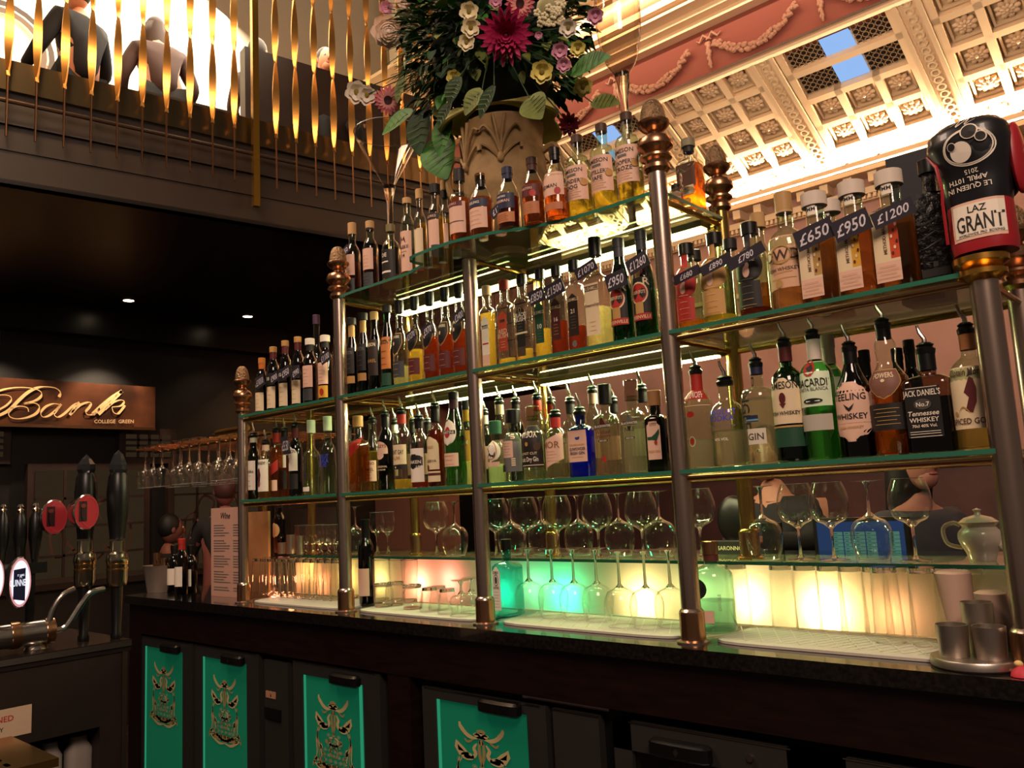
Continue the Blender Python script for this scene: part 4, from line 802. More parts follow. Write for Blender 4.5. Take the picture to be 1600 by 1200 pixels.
# ---- bay 4, middle shelf
for px, tp, w_, c, fl_, s in ((1083, 384, 43, cR, AMB, 'deep red'), (1128, 367, 54, ink('C89858'), GLD, 'gold'), (1184, 351, 52, cK, DRK, 'black')):
    B_('round', px, tp, 'B', w_, Y=1.935, body=PALE, fl=fl_, fill=.12 if c is not cR else .14, cap=BLACK, capr=.021, cap_h=.02, neck=.017, lab=[('rect', .12, .38, .62, c), ('oval', .36, .70, .80, c), ('rect', .72, .92, .30 if c is not cR else .4, c), T('PEARSE', .60, .04, cW if c is not GOLDI and c is cK else cK), ('d', 0, .48, .22, .06, cP), ('d', .1, .54, .12, .03, cP)]+small(.26, .4, 3, cP if c is not cK else GREY, .5)+small(.14, .2, 2, GOLDI, .6),
       label='round whiskey bottle with %s keyhole shaped label' % s, group='keyhole labelled whiskeys')
for px, tp, w_, c, s in ((1096, 392, 26, cK, 'small dark necked bottle behind the red keyhole label'), (1153, 374, 34, cK, 'black capped bottle between the gold and black keyhole labels'), (1200, 339, 40, CORK, 'cork stoppered clear bottle behind the black keyhole label')):
    B_('round', px, tp, 'B', w_, Y=2.09, body=PALE, fl=AMB if c is CORK else None, fill=.4, cap=c, capr=.02, cap_h=.03 if c is CORK else .018, label=s, group=SG)
B_('dome', 1241, 310, 'B', 62, body=PALE, fl=liq('F0B080'), fill=.36, cap=mat('B8905A', .5), capr=.021, cap_h=.035, neck=.019, capsule=(mat('C8A070', .5), .86), lab=[('rect', .20, .64, 1.05, ink('D8A884')), ('rect', .42, .43, 1.05, GOLDI), T('DWD', .48, .09, ink('4A3020')), T('IRISH WHISKEY', .36, .03, ink('5A4030')), ('d', -.2, .24, .18, .035, GOLDI), ('ring', 0, .48, .55, .08, GOLDI)]+small(.28, .33, 2, cT, .9), label='broad shouldered whiskey bottle with three letter tan label', group=SG)
CO = ink('C84A20')
for px, tp, c2, w_, yy, fc, s in ((1289, 305, GOLDI, 58, 1.93, .64, 'leftmost in its row, gold patterned'), (1349, 288, cY, 60, 1.93, .62, 'middle of its row, yellow patterned'), (1409, 271, CO, 64, 1.93, .60, 'last in its row, red patterned'), (1312, 316, GOLDI, 46, 2.08, .62, 'standing behind in the back row')):
    B_('sq', px, tp, 'B', w_, Y=yy, body=PALE, fl=liq('E8A070'), fill=fc, cap=mat('D8C8B8', .5), capr=.03, cap_h=.022, neck=.024, lab=[('rect', .10, .66, .62, cC, -.2), ('rect', .26, .66, .22, c2, .2), ('rect', .08, .24, .62, cP, -.2), T('METHOD MADNESS', .46, .026, ink('6A4A30'), rot=pi/2, u=-.25, w=5)]+[('d', .1+.12*(i % 3), .30+.045*i, .06, .015, cC if i % 2 else MAR) for i in range(8)]+small(.11, .2, 4, cT, .9, u=-.2)+[('rect', .80, .90, .25, cW), T('MM', .85, .035, cK)],
       label='square whiskey bottle with wide white cap, %s label' % s, group='wide capped square whiskeys')
EMB = mat('161414', .3, bump=1.0, bscale=60, name='embossed_black')
b4 = B_('sq', 1472, 252, 'B', 50, Y=1.93, body=EMB, cap=BLACK, capr=.02, lab=[T('HANNISVILLE', .44, .22, ink('3A3634'), rot=pi/2, w=5.5), ('rect', .06, .12, .85, ink('26221F'))], label='tall embossed black bottle beside the boxing glove', group=SG)
b = MB(); X0 = solve(0, (0, 2.10, ZB), px=1418); X1 = solve(0, (0, 2.10, ZB), px=1486); b.box((X0, 2.06, ZB+.0005), (X1, 2.16, solve(2, (X0, 2.06, 0), py=250)), mat('2A2A30', .55)); tag(b.build('gift_box'), 'tall plain dark grey presentation box behind the embossed bottle', 'box')
# ---- bay 4, lower shelf
B_('round', 1099, 573, 'A', 46, Y=1.925, body=PALE, fl=liq('F8F8F0'), fill=.28, capsule=(cR, .72), pour=True, lab=[('rect', .66, .76, 1.0, cR), T('SMIRNOFF', .71, .065, cW), ('rect', .60, .605, 1.1, cC), ('d', -.1, .52, .3, .03, cR), ('ring', -.1, .26, .25, .05, cC), ('d', -.1, .26, .15, .03, cR)], label='clear vodka bottle with red banner and red neck foil', group=SG)
B_('dome', 1144, 590, 'A', 57, Y=1.925, body=PALE, fl=liq('F8F8F0'), fill=.40, pour=True, neck=.018, lab=[T('ABSOLUT', .60, .065, cB), T('VODKA', .53, .065, cB), T('Country of Sweden', .45, .03, GREY, sh=.2), T('40% VOL', .30, .03, cW)], label='clear vodka bottle with two lines of bold blue lettering', group=SG)
B_('squat', 1195, 556, 'A', 57, Y=1.925, body=PALE, fl=liq('F8F8F0'), fill=.60, capsule=(NAVY, .82), pour=True, lab=[T('DINGLE', .56, .10, cK, u=-.4, rot=-pi/2, w=6), ('rect', .38, .44, .28, NAVY, -.05), ('rect', .39, .405, .28, ink('6AA0C0'), -.05), ('rect', .18, .32, .4, ink('D8CDB8'), .15), T('GIN', .25, .06, ink('4A4038'), u=.1)], label='clear cylindrical gin bottle with vertical name and blue sea stamp', group=SG)
B_('round', 1243, 528, 'A', 53, Y=1.925, body=GREEN, fl=liq('2A8030'), fill=.5, capsule=(MAR, .80), pour=True, lab=[('arch', .30, .66, .93, cC), ('rect', .12, .27, .9, cG), T('JAMESON', .605, .06, cK), ('d', 0, .50, .2, .045, MAR), ('p', [(-.2, .46), (.2, .46), (.0, .42)], MAR), T('IRISH WHISKEY', .385, .03, cK), ('rect', .27, .285, .93, GOLDI)], label='bright green whiskey bottle with cream label and dark red neck', group=SG)
B_('round', 1289, 515, 'A', 53, Y=1.925, body=LTGREEN, fl=liq('C8F0B8'), fill=.44, capsule=(cW, .76), pour=True, lab=[('rect', .40, .74, .95, ink('DDEBC8')), ('d', -.1, .69, .42, .065, cR), T('BACARDI', .58, .06, cK), T('CARTA BLANCA', .53, .025, GREY), ('d', 0, .44, .6, .02, cK), ('rect', .22, .34, .85, ink('B8B0A0')), ('p', [(-.3, .69), (.1, .72), (.2, .68), (-.1, .66)], cK)], label='pale green rum bottle with red bat medallion and white neck', group=SG)
B_('round', 1312, 524, 'A', 44, Y=2.08, body=LTGREEN, capsule=(cW, .76), lab=[('rect', .4, .72, .9, cW)], cap=cW, label='white necked rum bottle hidden behind its twin', group=SG)
B_('slope', 1345, 540, 'A', 57, Y=1.925, body=glass('1A1210'), fl=liq('3A1A0A'), fill=.5, capsule=(BLACK, .8), pour=True, lab=[('hex', .14, .66, .98, cP), T('TEELING', .53, .06, cK), ('p', [(-.3, .47), (0, .43), (.3, .47), (.15, .42), (0, .40), (-.15, .42)], cK), T('WHISKEY', .36, .05, cK), ('rect', .30, .302, 1, cT), T('IRISH WHISKEY', .265, .022, cT)], label='near black whiskey bottle with pointed cream label', group=SG)
B_('bulb', 1402, 500, 'A', 64, Y=1.93, body=CLEAR, fl=AMB, fill=.58, capsule=(BLACK, .85), pour=True, lab=[('shield', .40, .62, .70, GOLDI), ('shield', .407, .613, .66, ink('7A5040')), T('POWERS', .575, .04, cC, w=1.1), ('d', 0, .535, .1, .012, cC), ('rect', .18, .37, .95, cK)]+small(.22, .33, 5, GOLDI, .8), label='amber whiskey bottle with copper shield label and waisted neck', group=SG)
B_('sq', 1465, 540, 'A', 76, Y=1.935, body=glass('B8A08A'), fl=liq('3A1808'), fill=.50, capsule=(BLACK, .76), pour=True, neck=.017, lab=[('rect', .14, .60, .70, cK, -.1), ('rect', .145, .15, .62, cW, -.1), ('rect', .59, .595, .62, cW, -.1), T('JACK DANIEL\'S', .545, .055, cW, u=-.1), ('d', -.1, .44, .35, .05, ink('4A4640')), T('No.7', .44, .04, cW, u=-.1), T('Tennessee', .36, .045, cW, u=-.1, sh=.2), T('WHISKEY', .30, .042, cW, u=-.1), T('70cl 40% Vol.', .245, .028, cW, u=-.1), ('rect', .17, .175, .6, cW, -.1), ('rect', .19, .195, .6, cW, -.1)], label='square black labelled bourbon bottle with white lettering', group=SG)
B_('dome', 1533, 505, 'A', 66, Y=1.92, body=PALE, fl=liq('F8E8A0'), fill=.20, capsule=(ink('D08850'), .78), pour=True, lab=[('rect', .16, .64, .97, cC), T('Captain Morgan', .60, .055, ink('4A2018')), ('p', [(-.2, .30), (.1, .28), (.3, .36), (.35, .46), (.25, .54), (.1, .56), (-.05, .50), (-.2, .44), (0, .40)], MAR), ('p', [(0, .56), (.25, .575), (.12, .60)], cK), ('s', [(-.5, .30), (-.3, .33), (.0, .28)], .06, cT), T('SPICED GOLD', .22, .045, ink('4A2018')), ('d', -.7, .28, .1, .02, GOLDI)], label='spiced rum bottle with cream label and red coated figure at the right pole', group=SG)
for px, tp in ((1368, 548), (1420, 545), (1440, 532), (1312+45, 560)):
    B_('round', px, tp, 'A', 30, Y=2.09, body=glass('3A3028'), cap=BLACK, capsule=(BLACK, .75), lab=[('rect', .2, .5, .9, cK)], label='black capped dark bottle in the back row behind the square black labelled one', group='black capped bottles at the back')
# ---- slate price tags
TAG = mat('35303A', .6, name='slate_tag'); CH = ink('E8E0E8')
def ptag(px, py, Y, tx, wpx, hpx, rot, lbx):
    p = onY(px, py, Y); d = depth(p)/F; w_, h_ = wpx*d/2/cos(radians(25)), hpx*d/2
    t = MB(); c, s = cos(rot), sin(rot); ex = Vector((c, 0, s)); ez = Vector((-s, -.18, c)).normalized(); n_ = ex.cross(ez)
    t.obox(p-ex*w_-ez*h_, ex*2*w_, ez*2*h_, -n_*.002, TAG)
    mp = lambda x, y: p+ex*x+ez*y+n_*.0006
    t.text(tx, 0, 0, h_*1.1, CH, mp, .3, w_*1.6)
    tag(t.build('price_tag', smooth=False), lbx, 'price tag', 'slate price tags')
for a in ((1272, 366, 1.868, '£650', 56, 32, .21, 'slate price tag hung on the leftmost wide capped square whiskey'), (1330, 352, 1.866, '£950', 52, 34, .21, 'slate price tag hung on the yellow patterned square whiskey'), (1395, 333, 1.864, '£1200', 58, 26, .21, 'slate price tag hung on the red patterned square whiskey'),
          (1165, 400, 1.87, '£780', 58, 18, .3, 'small slate price tag over the black keyhole labelled whiskey'), (1118, 413, 1.868, '£890', 50, 16, .25, 'small slate price tag over the gold keyhole labelled whiskey'), (1072, 430, 1.87, '£680', 46, 15, .22, 'small slate price tag over the red keyhole labelled whiskey'),
          (962, 438, 1.88, '£950', 34, 26, .15, 'slate price tag on the left green bottle with a red oval'), (996, 411, 1.88, '£1260', 36, 24, .3, 'slate price tag on the green bottle against the tallest pole'), (915, 421, 1.885, '£1070', 38, 18, .28, 'slate price tag leaning by the long cream labelled bottle'),
          (866, 452, 1.885, '£1500', 34, 22, .22, 'slate price tag above the maroon whiskey numbered sixteen'), (838, 463, 1.875, '£850', 28, 22, .18, 'slate price tag above the green whiskey numbered ten'),
          (717, 494, 1.87, '£3400', 22, 18, .4, 'slate price tag next to the middle pole'), (668, 516, 1.87, '£970', 20, 18, .35, 'slate price tag between the second and third shield labels'), (642, 524, 1.87, '£1270', 20, 15, .35, 'slate price tag between the first and second shield labels'),
          (537, 395, 1.88, '£1350', 26, 12, .45, 'slate price tag above the left end of the top shelf'), (406, 596, 1.865, '£1010', 22, 17, .22, 'slate price tag at the far left of the middle shelf'), (428, 590, 1.865, '£900', 20, 15, .25, 'slate price tag over the second dark brown bottle'), (446, 582, 1.865, '£950', 22, 17, .25, 'slate price tag over the third dark brown bottle'), (462, 582, 1.862, '£990', 20, 15, .3, 'slate price tag over the fourth dark brown bottle'),
          (446, 696, 1.87, '£5.50', 18, 28, .03, 'tall slate price card on the lower left shelf'), (779, 325, 1.75, '£1300', 34, 15, .45, 'slate price tag resting over the bottle with the navy label'), (508, 558, 1.865, '£1100', 24, 16, .3, 'slate price tag right of the pink labelled bottle near the second pole')):
    ptag(*a)
# ================================================================== glassware
WGL = glass('FBFBF8', .95, .02); WG2 = glass('E4DCD0', .9, .04); BASEG = mat('F4F4F0', .02, trans=1, ior=1.3, name='thick_glass')
def lathe_thing(name, parts, label, cat, loc, group=None, flip=False, rz=0):
    t = thing(name, label, cat, loc, rz, group)
    for nm, prof, mt_, n in parts:
        b = MB(); pr = prof
        if flip: h = max(z for nn, pf, mm, q in parts for r_, z in pf); pr = [(r_, h-z) for r_, z in prof]
        b.lathe(pr, mt_, n, cap0=False, cap1=False); b.build(nm, t, sharp=60)
    return t
def wine_parts(h, rb, stem=.45, rf=.036, op=.78):
    hs = h*stem; hb = h-hs
    bowl = [(.004, hs-.004), (rb*.35, hs+.008), (rb*.75, hs+hb*.16), (rb*.96, hs+hb*.34), (rb, hs+hb*.5), (rb*.93, hs+hb*.75), (rb*op, h)]
    P = [Vector(p) for p in bowl]; bowl = [tuple(p) for p in spline(P, 3)]
    return [('bowl', bowl, WGL, 28), ('rim', [(rb*op-.0008, h-.0006), (rb*op+.0007, h-.0004), (rb*op+.0006, h+.0006), (rb*op-.0008, h+.0006)], mat('F4F4F0', .1, trans=.6), 28), ('stem', [(.0001, .003), (.010, .005), (.0045, .015), (.0034, hs*.5), (.0045, hs-.004), (.012, hs+.006), (.0001, hs+.007)], BASEG, 12), ('foot', [(.0001, .0), (rf, 0), (rf, .0015), (.012, .005), (.0001, .006)], WGL, 24)]
def hiball(h, r0_, r1_): return [('wall', [(r0_, .002), (r0_, .004), (r1_, h)], WGL, 24), ('base', [(.0001, 0), (r0_, 0), (r0_*1.01, .012), (.0001, .012)], BASEG, 24), ('rim', [(r1_*.985, h-.001), (r1_*1.01, h-.0005), (r1_*1.01, h+.001), (r1_*.985, h+.001)], BASEG, 24)]
protos = {}
def place(key, parts, px, Y, z, label, cat, group, flip=False, name=None, scale=None, X=None):
    if X is None: X = solve(0, (0, Y, z), px=px)
    kk = (key, flip)
    if kk not in protos: protos[kk] = lathe_thing(name or key, parts, label, cat, (X, Y, z), group, flip); return protos[kk]
    return dup(protos[kk], (X, Y, z), 0, label, group, scale)
zW = ZC+.0105
WB = wine_parts(.205, .047, .47, .036); WS = wine_parts(.17, .031, .46, .03, .9)
# upturned wine glasses on the mat, bay 3
for i, px in enumerate((829, 866, 900, 936)):
    place('wine_glass', WB, px, 1.99, zW, 'upturned stemmed wine glass on the mat before the green bulb', 'wine glass', 'upturned wine glasses in front of the green light', True)
for i, (px, yy) in enumerate(((972, 1.93), (1013, 1.94), (1052, 1.98))):
    place('wine_glass', WB, px, yy, zW, 'upturned stemmed wine glass on the mat before the yellow bulb', 'wine glass', 'upturned wine glasses in front of the yellow light', True)
# glasses on the low shelf
for i, px in enumerate((776, 822, 874, 937, 1006)):
    place('balloon_glass', wine_parts(.20, .050, .42, .037, .72), px, 2.16, ZD+.0005, 'upright balloon wine glass on the low glass shelf behind the upturned ones', 'wine glass', 'upright balloon glasses on the low shelf')
for i, px in enumerate((800, 848, 906, 970, 1034)):
    place('balloon_glass', wine_parts(.20, .050, .42, .037, .72), px, 2.24, ZD+.0005, 'upturned balloon wine glass on the low glass shelf between the upright ones', 'wine glass', 'upturned balloon glasses on the low shelf', True)
for px, yy, fl_, lbx in ((1097, 2.22, False, 'upright wine glass on the low shelf just right of the tallest pole'), (1197, 2.17, True, 'upturned wine glass on the low shelf right of the back pole'), (1252, 2.17, False, 'upright wine glass in front of the person holding a phone'), (1304, 2.16, False, 'upright wine glass at the left edge of the till screen'),
                         (1366, 2.17, True, 'upturned wine glass in front of the till screen'), (1432, 2.17, False, 'upright wine glass in front of the dark haired person'),
                         (683, 2.18, False, 'upright wine glass on the low shelf left of the upturned one'), (712, 2.17, True, 'upturned wine glass on the low shelf beside the middle pole'), (556, 2.2, True, 'upturned wine glass on the low shelf by the second pole')):
    place('balloon_glass', wine_parts(.20, .050, .42, .037, .72), px, yy, ZD+.0005, lbx, 'wine glass', None, fl_)
for px, lbx in ((590, 'small flared wine glass on the low shelf, left of a pair'), (607, 'small flared wine glass on the low shelf, right of a pair')):
    place('small_wine_glass', WS, px, 2.17, ZD+.0005, lbx, 'wine glass', None)
for i, px in enumerate((478, 490, 502, 514, 524, 472, 496)):
    place('goblet', wine_parts(.125, .034, .25, .03, .95), px, 2.17+.05*(i > 4), ZD+.0005, 'short goblet clustered on the low shelf left of the second pole', 'goblet', 'cluster of goblets on the low shelf')
# tall tumblers upturned, bay 1
HB = hiball(.155, .026, .033)
for i in range(12):
    place('tumbler', HB, 405+i*11.2, 2.0, zW, 'tall tumbler upturned in the pink lit row on the left mat', 'tumbler', 'upturned tumblers in pink light', True)
for i in range(9):
    place('tumbler', HB, 420+i*13.5, 2.06, zW, 'tall tumbler upturned in the pink lit row on the left mat', 'tumbler', 'upturned tumblers in pink light', True)
for px, yy in ((598, 2.04), (622, 2.05), (641, 2.06), (552, 2.06)):
    place('tumbler', HB, px, yy, zW, 'tall tumbler standing behind the jars near the second pole', 'tumbler', 'tumblers behind the jars')
# jars and squat tumblers, bay 2
def jar(px, yy, lbx):
    t = lathe_thing('jar_glass', [('wall', [(.030, .001), (.034, .006), (.036, .02), (.036, .055), (.031, .066), (.0305, .07), (.033, .072), (.033, .082), (.031, .084)], WGL, 24), ('base', [(.0001, 0), (.031, 0), (.033, .006), (.0001, .008)], BASEG, 20), ('screw_rim', [(.0315, .070), (.0338, .072), (.0315, .075), (.0338, .078), (.0315, .081)], BASEG, 24)], lbx, 'jar', (solve(0, (0, yy, zW), px=px), yy, zW))
for a in ((600, 1.95, 'clear glass jar on the mat, leftmost of three'), (618, 1.99, 'clear glass jar on the mat, middle of three'), (645, 1.95, 'clear glass jar on the mat with the widest screw rim, rightmost of three')): jar(*a)
SQ = [('wall', [(.024, .002), (.037, .078)], WGL, 14), ('base', [(.0001, 0), (.024, 0), (.026, .010), (.0001, .010)], BASEG, 14)]
for i, (px, yy) in enumerate(((672, 1.93), (686, 1.97), (700, 1.92))):
    place('squat_tumbler', SQ, px, yy, zW, 'squat ribbed tumbler upturned on the mat right of the jars', 'tumbler', 'squat tumblers beside the jars', True)
for i, (px, yy) in enumerate(((722, 1.90), (738, 1.96))):
    place('stemmed_dessert_glass', wine_parts(.11, .040, .35, .032, .95), px, yy, zW, 'short stemmed glass upturned on the mat by the middle pole', 'glass', 'short stemmed glasses by the middle pole', True)
# tall tumblers, bay 4
HT = hiball(.165, .028, .033)
for i, px in enumerate((1157, 1228, 1266, 1304, 1338, 1410, 1376, 1490, 1530)):
    place('tall_tumbler', HT, px, 2.085, zW-.009, 'tall tumbler upturned against the bright frosted panel', 'tumbler', 'upturned tumblers against the bright panel', True)
for px, lbx in ((1392, 'thick rimmed tall tumbler upturned alone at the front of the right mat'), (1452, 'wide tall tumbler upturned beside the rolled napkin')):
    place('tall_tumbler', HT, px, 1.99, zW, lbx, 'tumbler', None, True)
# bottles standing on the worktop
B_('sq', 796, 846, 'W', 42, Y=1.965, body=AQUA, cap=BLACK, capr=.017, cap_h=.022, lab=[('arch', .08, .66, .42, cW, -.35), ('ring', -.35, .48, .25, .08, cK), ('d', -.35, .48, .13, .05, cS), T('BOMBAY', .585, .04, cK, u=-.35, w=.6), T('SAPPHIRE', .38, .035, cK, u=-.35, w=.6)]+small(.12, .32, 6, GREY, .5, u=-.35), label='aqua blue square gin bottle standing on the mat in green light', group=None)
B_('round', 1120, 850, 'W', 66, Y=1.96, body=glass('CDEFE4'), fl=liq('EAF8F0'), fill=.35, cap=COPPER, capr=.021, cap_h=.022, capsule=(ink('5A2A1A'), .80), neck=.018, lab=[('d', -.3, .50, .5, .115, cK), ('rect', .12, .26, .5, cP, -.2)]+[T('DOUBLE', .35, .035, GREY, u=.75, rot=pi/2, w=2)], label='clear round shouldered bottle with black disc standing on the worktop', group=None)
B_('wine', 574, 812, 'W', 26, Y=1.97, body=glass('2A1812'), cap=BLACK, capsule=(BLACK, .74), capr=.016, lab=[('rect', .10, .42, .95, cP)], label='black capped dark bottle on the mat right of the second pole', group=None)
B_('wine', 437, 786, 'D', 20, Y=2.2, body=DKGREEN, cap=cK, lab=[('oval', .3, .6, .8, cC)], label='dark green wine bottle on the low shelf with round cream label', group=None)
# steel cups on the low shelf, folded cards
for px, h_, r_, lbx in ((438, .05, .02, 'short steel measure cup on the low shelf'), (452, .085, .021, 'tall steel measure cup beside the short one on the low shelf'), (466, .08, .018, 'narrow steel tube beside the tall measure cup')):
    b = MB(); X = solve(0, (0, 2.14, ZD), px=px); b.lathe([(r_, 0), (r_, h_), (r_*.93, h_), (r_*.93, .004), (.0001, .004)], BSTEEL, 20, cap1=False); tag(b.build('measure_cup', None, (X, 2.15, ZD+.0005)), lbx, 'measure cup')
CARD = noisemat('C89A6A', 'B88858', 6, .7, 'cream_card')
def stand(px0, px1, Y, z, h, mm, nm, lbx, cat, th=.012):
    x0, x1 = (solve(0, (0, Y, z), px=q) for q in (px0, px1)); b = MB(); b.box((x0, Y, z+.0005), (x1, Y+th, z+h), mm); return tag(b.build(nm), lbx, cat), x0, x1
o, _, _ = stand(385, 420, 2.11, ZC, .37, CARD, 'menu_card', 'tan menu card standing behind the far left pole', 'menu')
stand(455, 524, 2.36, ZD, .20, MATTB, 'blackboard', 'plain black board on the low shelf behind the goblets', 'board')
# wine list in front at the left end of the worktop
o, x0, x1 = stand(330, 377, 1.93, ZC, solve(2, (-3.5, 1.93, 0), py=793)-ZC, mat('C89A88', .7), 'wine_list', 'tall pink paper wine list standing left of the first pole', 'menu')
b = MB(); zt_ = solve(2, (-3.5, 1.93, 0), py=793); mp = flat(((x0+x1)/2, 1.929, 0), (1, 0, 0), (0, 0, 1)); wd = x1-x0
b.text('Wine', 0, zt_-.035, .028, cK, mp, .3)
for i in range(26):
    zz = zt_-.08-i*.0115
    if i % 6 != 5:
        ln = wd*(.32+.25*random.random()); b.add([mp(-wd*.4, zz), mp(-wd*.4+ln, zz), mp(-wd*.4+ln, zz+.0035), mp(-wd*.4, zz+.0035)], [(0, 1, 2, 3)], GREY); b.add([mp(wd*.25, zz), mp(wd*.42, zz), mp(wd*.42, zz+.0035), mp(wd*.25, zz+.0035)], [(0, 1, 2, 3)], GREY)
b.build('print', o, smooth=False)
# translucent tub with metal tumblers
X = solve(0, (0, 1.92, ZC), px=247)
t = thing('straw_tub', 'translucent plastic tub holding metal shakers at the left end of the worktop', 'tub', (X, 1.93, ZC+.0005))
b = MB(); b.loft([(0, .060, .05, 4, 0, 0), (.125, .082, .065, 4, 0, 0), (.13, .086, .068, 4, 0, 0), (.13, .080, .063, 4, 0, 0), (.01, .056, .046, 4, 0, 0)], mat('A8988A', .35, trans=.35), 32, True, True); b.build('tub', t)
for dx, h_, lbx in ((-.035, .19, 'tallest of the copper shakers in the plastic tub'), (.005, .155, 'short copper shaker in the middle of the plastic tub'), (.042, .165, 'copper shaker at the right of the plastic tub')):
    b = MB(); b.lathe([(.018, .03), (.021, h_), (.019, h_), (.017, .032)], COPPER, 18, cap1=False); tag(b.build('metal_shaker', None, (X+dx, 1.93, ZC+.0)), lbx, 'shaker')
for px, yy, rf, lbx in ((272, 1.96, (BLACK), 'dark wine bottle with white label nearest the plastic tub'), (284, 1.90, (cR), 'dark wine bottle with red foil and small white label'), (298, 1.95, (BLACK), 'dark wine bottle with black foil beside the wine list')):
    B_('wine', px, 842 if rf is cR else 852, 'K', 21, Y=yy, body=glass('14100C'), cap=rf, capsule=(rf, .8), lab=[('rect', .15, .5, .9, cW), ('s', [(-.4, .55), (0, .62), (.4, .55)], .08, GOLDI)], label=lbx, name='wine_bottle', group=None)
# ---- hanging glass rack at the left
t = thing('glass_rack', 'brass overhead rack of thin rods holding stemmed glasses upside down', 'glass rack', (0, 0, 0))
ZR = ZB-.06
b = MB()
for i in range(13): b.tube([(-4.34+i*.085, 1.88, ZR), (-4.32+i*.085, 2.5, ZR+.0)], .005, COPPER, 6)
b.build('rack_rods', t)
b = MB(); b.tube([(-4.40, 2.0, ZR-.011), (-3.24, 2.0, ZR-.011)], .006, BRASS, 8); b.tube([(-4.40, 2.42, ZR-.011), (-3.24, 2.42, ZR-.011)], .006, BRASS, 8); b.tube([(-3.50, 1.88, ZR+.012), (-3.235, 1.88, ZR+.012)], .013, GOLD, 10); b.build('cross_rails', t)
b = MB(); b.lathe([(.030, ZC), (.030, ZC+.01), (.014, ZC+.02), (.014, ZR)], BRASS, 14, (-3.72, 2.25, 0)); b.build('post', t)
b = MB(); b.lathe([(.02, ZC), (.008, ZC+.012), (.008, ZR)], BLACK, 10, (-3.56, 2.2, 0)); b.build('support_rod', t)
HG = wine_parts(.215, .042, .52, .033, .9)
for i in range(11):
    for j in range(3):
        if (i+j) % 4 == 3: continue
        X, Y = -4.34+i*.096, 1.93+j*.15
        place('hanging_wine_glass', HG, 0, Y, ZR-.199, 'wine glass hanging upside down by its foot from the brass rack', 'wine glass', 'wine glasses hanging from the rack', True, X=X)
# ---- giant decorative glasses and coupe on the top shelf
def solvepos(px, Y, z): return Vector((solve(0, (0, Y, z), px=px), Y, z))
p = solvepos(614, 2.06, ZT+.0005); H = solve(2, p, py=207)-ZT; R = 52*depth(p+Vector((0, 0, H)))/F
zs = solve(2, p, py=292)-ZT
lathe_thing('giant_martini_glass', [('bowl', [(.012, zs-.02), (.02, zs), (R*.98, H-.02), (R, H)], WG2, 32), ('rim', [(R-.002, H-.001), (R+.0015, H), (R, H+.002), (R-.002, H+.001)], mat('F0F0EC', .1, trans=.6), 40), ('stem', [(.0001, .002), (.03, .006), (.013, .03), (.010, .12), (.013, zs-.06), (.022, zs-.02), (.026, zs+.002), (.0001, zs+.004)], BASEG, 16), ('foot', [(.0001, 0), (.075, 0), (.075, .003), (.02, .008), (.0001, .009)], WGL, 28)], 'oversized clear martini glass standing at the left of the top shelf', 'decorative glass', p)
p = solvepos(990, 2.10, ZT+.0005); zb = solve(2, p, py=118)-ZT; zm = solve(2, p, py=60)-ZT; R = 36*depth(p+Vector((0, 0, zb)))/F; H = zb+.47
lathe_thing('giant_champagne_flute', [('bowl', [tuple(q) for q in spline([(.012, zb-.03), (.022, zb), (R*.72, zb+.055), (R*.95, zb+.14), (R, zb+.24), (R*.86, H)], 4)], WG2, 32), ('stem', [(.0001, .002), (.035, .006), (.012, .03), (.010, zb*.5), (.013, zb-.09), (.022, zb-.04), (.024, zb+.006), (.0001, zb+.01)], BASEG, 16), ('foot', [(.0001, 0), (.08, 0), (.08, .003), (.02, .008), (.0001, .009)], WGL, 28)], 'oversized champagne flute rising out of frame behind the cream labelled bottles', 'decorative glass', p)
p = solvepos(1066, 1.90, ZT+.0005); H = solve(2, p, py=238)-ZT
lathe_thing('coupe_glass', [('bowl', [tuple(q) for q in spline([(.006, H-.055), (.02, H-.05), (.042, H-.03), (.05, H)], 4)], WGL, 28), ('stem', [(.0001, .001), (.010, .004), (.0035, .02), (.0035, H-.06), (.009, H-.052), (.0001, H-.05)], BASEG, 12), ('foot', [(.0001, 0), (.035, 0), (.035, .0015), (.0001, .006)], WGL, 24)], 'small clear coupe glass on the top shelf right of the tallest pole', 'glass', p)
lathe_thing('round_decanter', [('bowl', [tuple(q) for q in spline([(.02, .0), (.05, .02), (.075, .08), (.07, .15), (.04, .2), (.025, .25)], 4)], WGL, 28)], 'round clear glass vessel behind the cream labelled bottles', 'decorative glass', solvepos(940, 2.08, ZT+.0005))
# ================================================================== urn and flowers
UX = solve(0, (0, 2.06, ZT), px=803); UY = 2.04
URN = noisemat('AC8C5C', '8E7048', 18, .7, 'cast_stone', bump=.25)
t = thing('flower_urn', 'large stone coloured urn with relief scrolls and flared rim on the top shelf', 'urn', (UX, UY, ZT+.0005))
ztop = solve(2, (UX, UY, 0), py=185)-ZT; k = depth((UX, UY, ZT+.2))/F
b = MB(); R = 66*k
b.lathe([(R*.55, 0), (R*.6, .012), (R*.4, .03), (R*.42, .045), (R*.8, .09), (R*.98, .15), (R, ztop*.62), (R*.93, ztop*.82), (R*.98, ztop*.92)], URN, 40); b.build('urn_body', t)
b = MB(); RIM = mat('C8C070', .6, name='rim_lit_from_below')  # rim colour carries the yellow-green light from below
vs = []
lobe = lambda a: max(math.exp(-(((a-a0+pi) % (2*pi)-pi)/.52)**2) for a0 in [radians(q) for q in (-125, 0, 70, 150)])
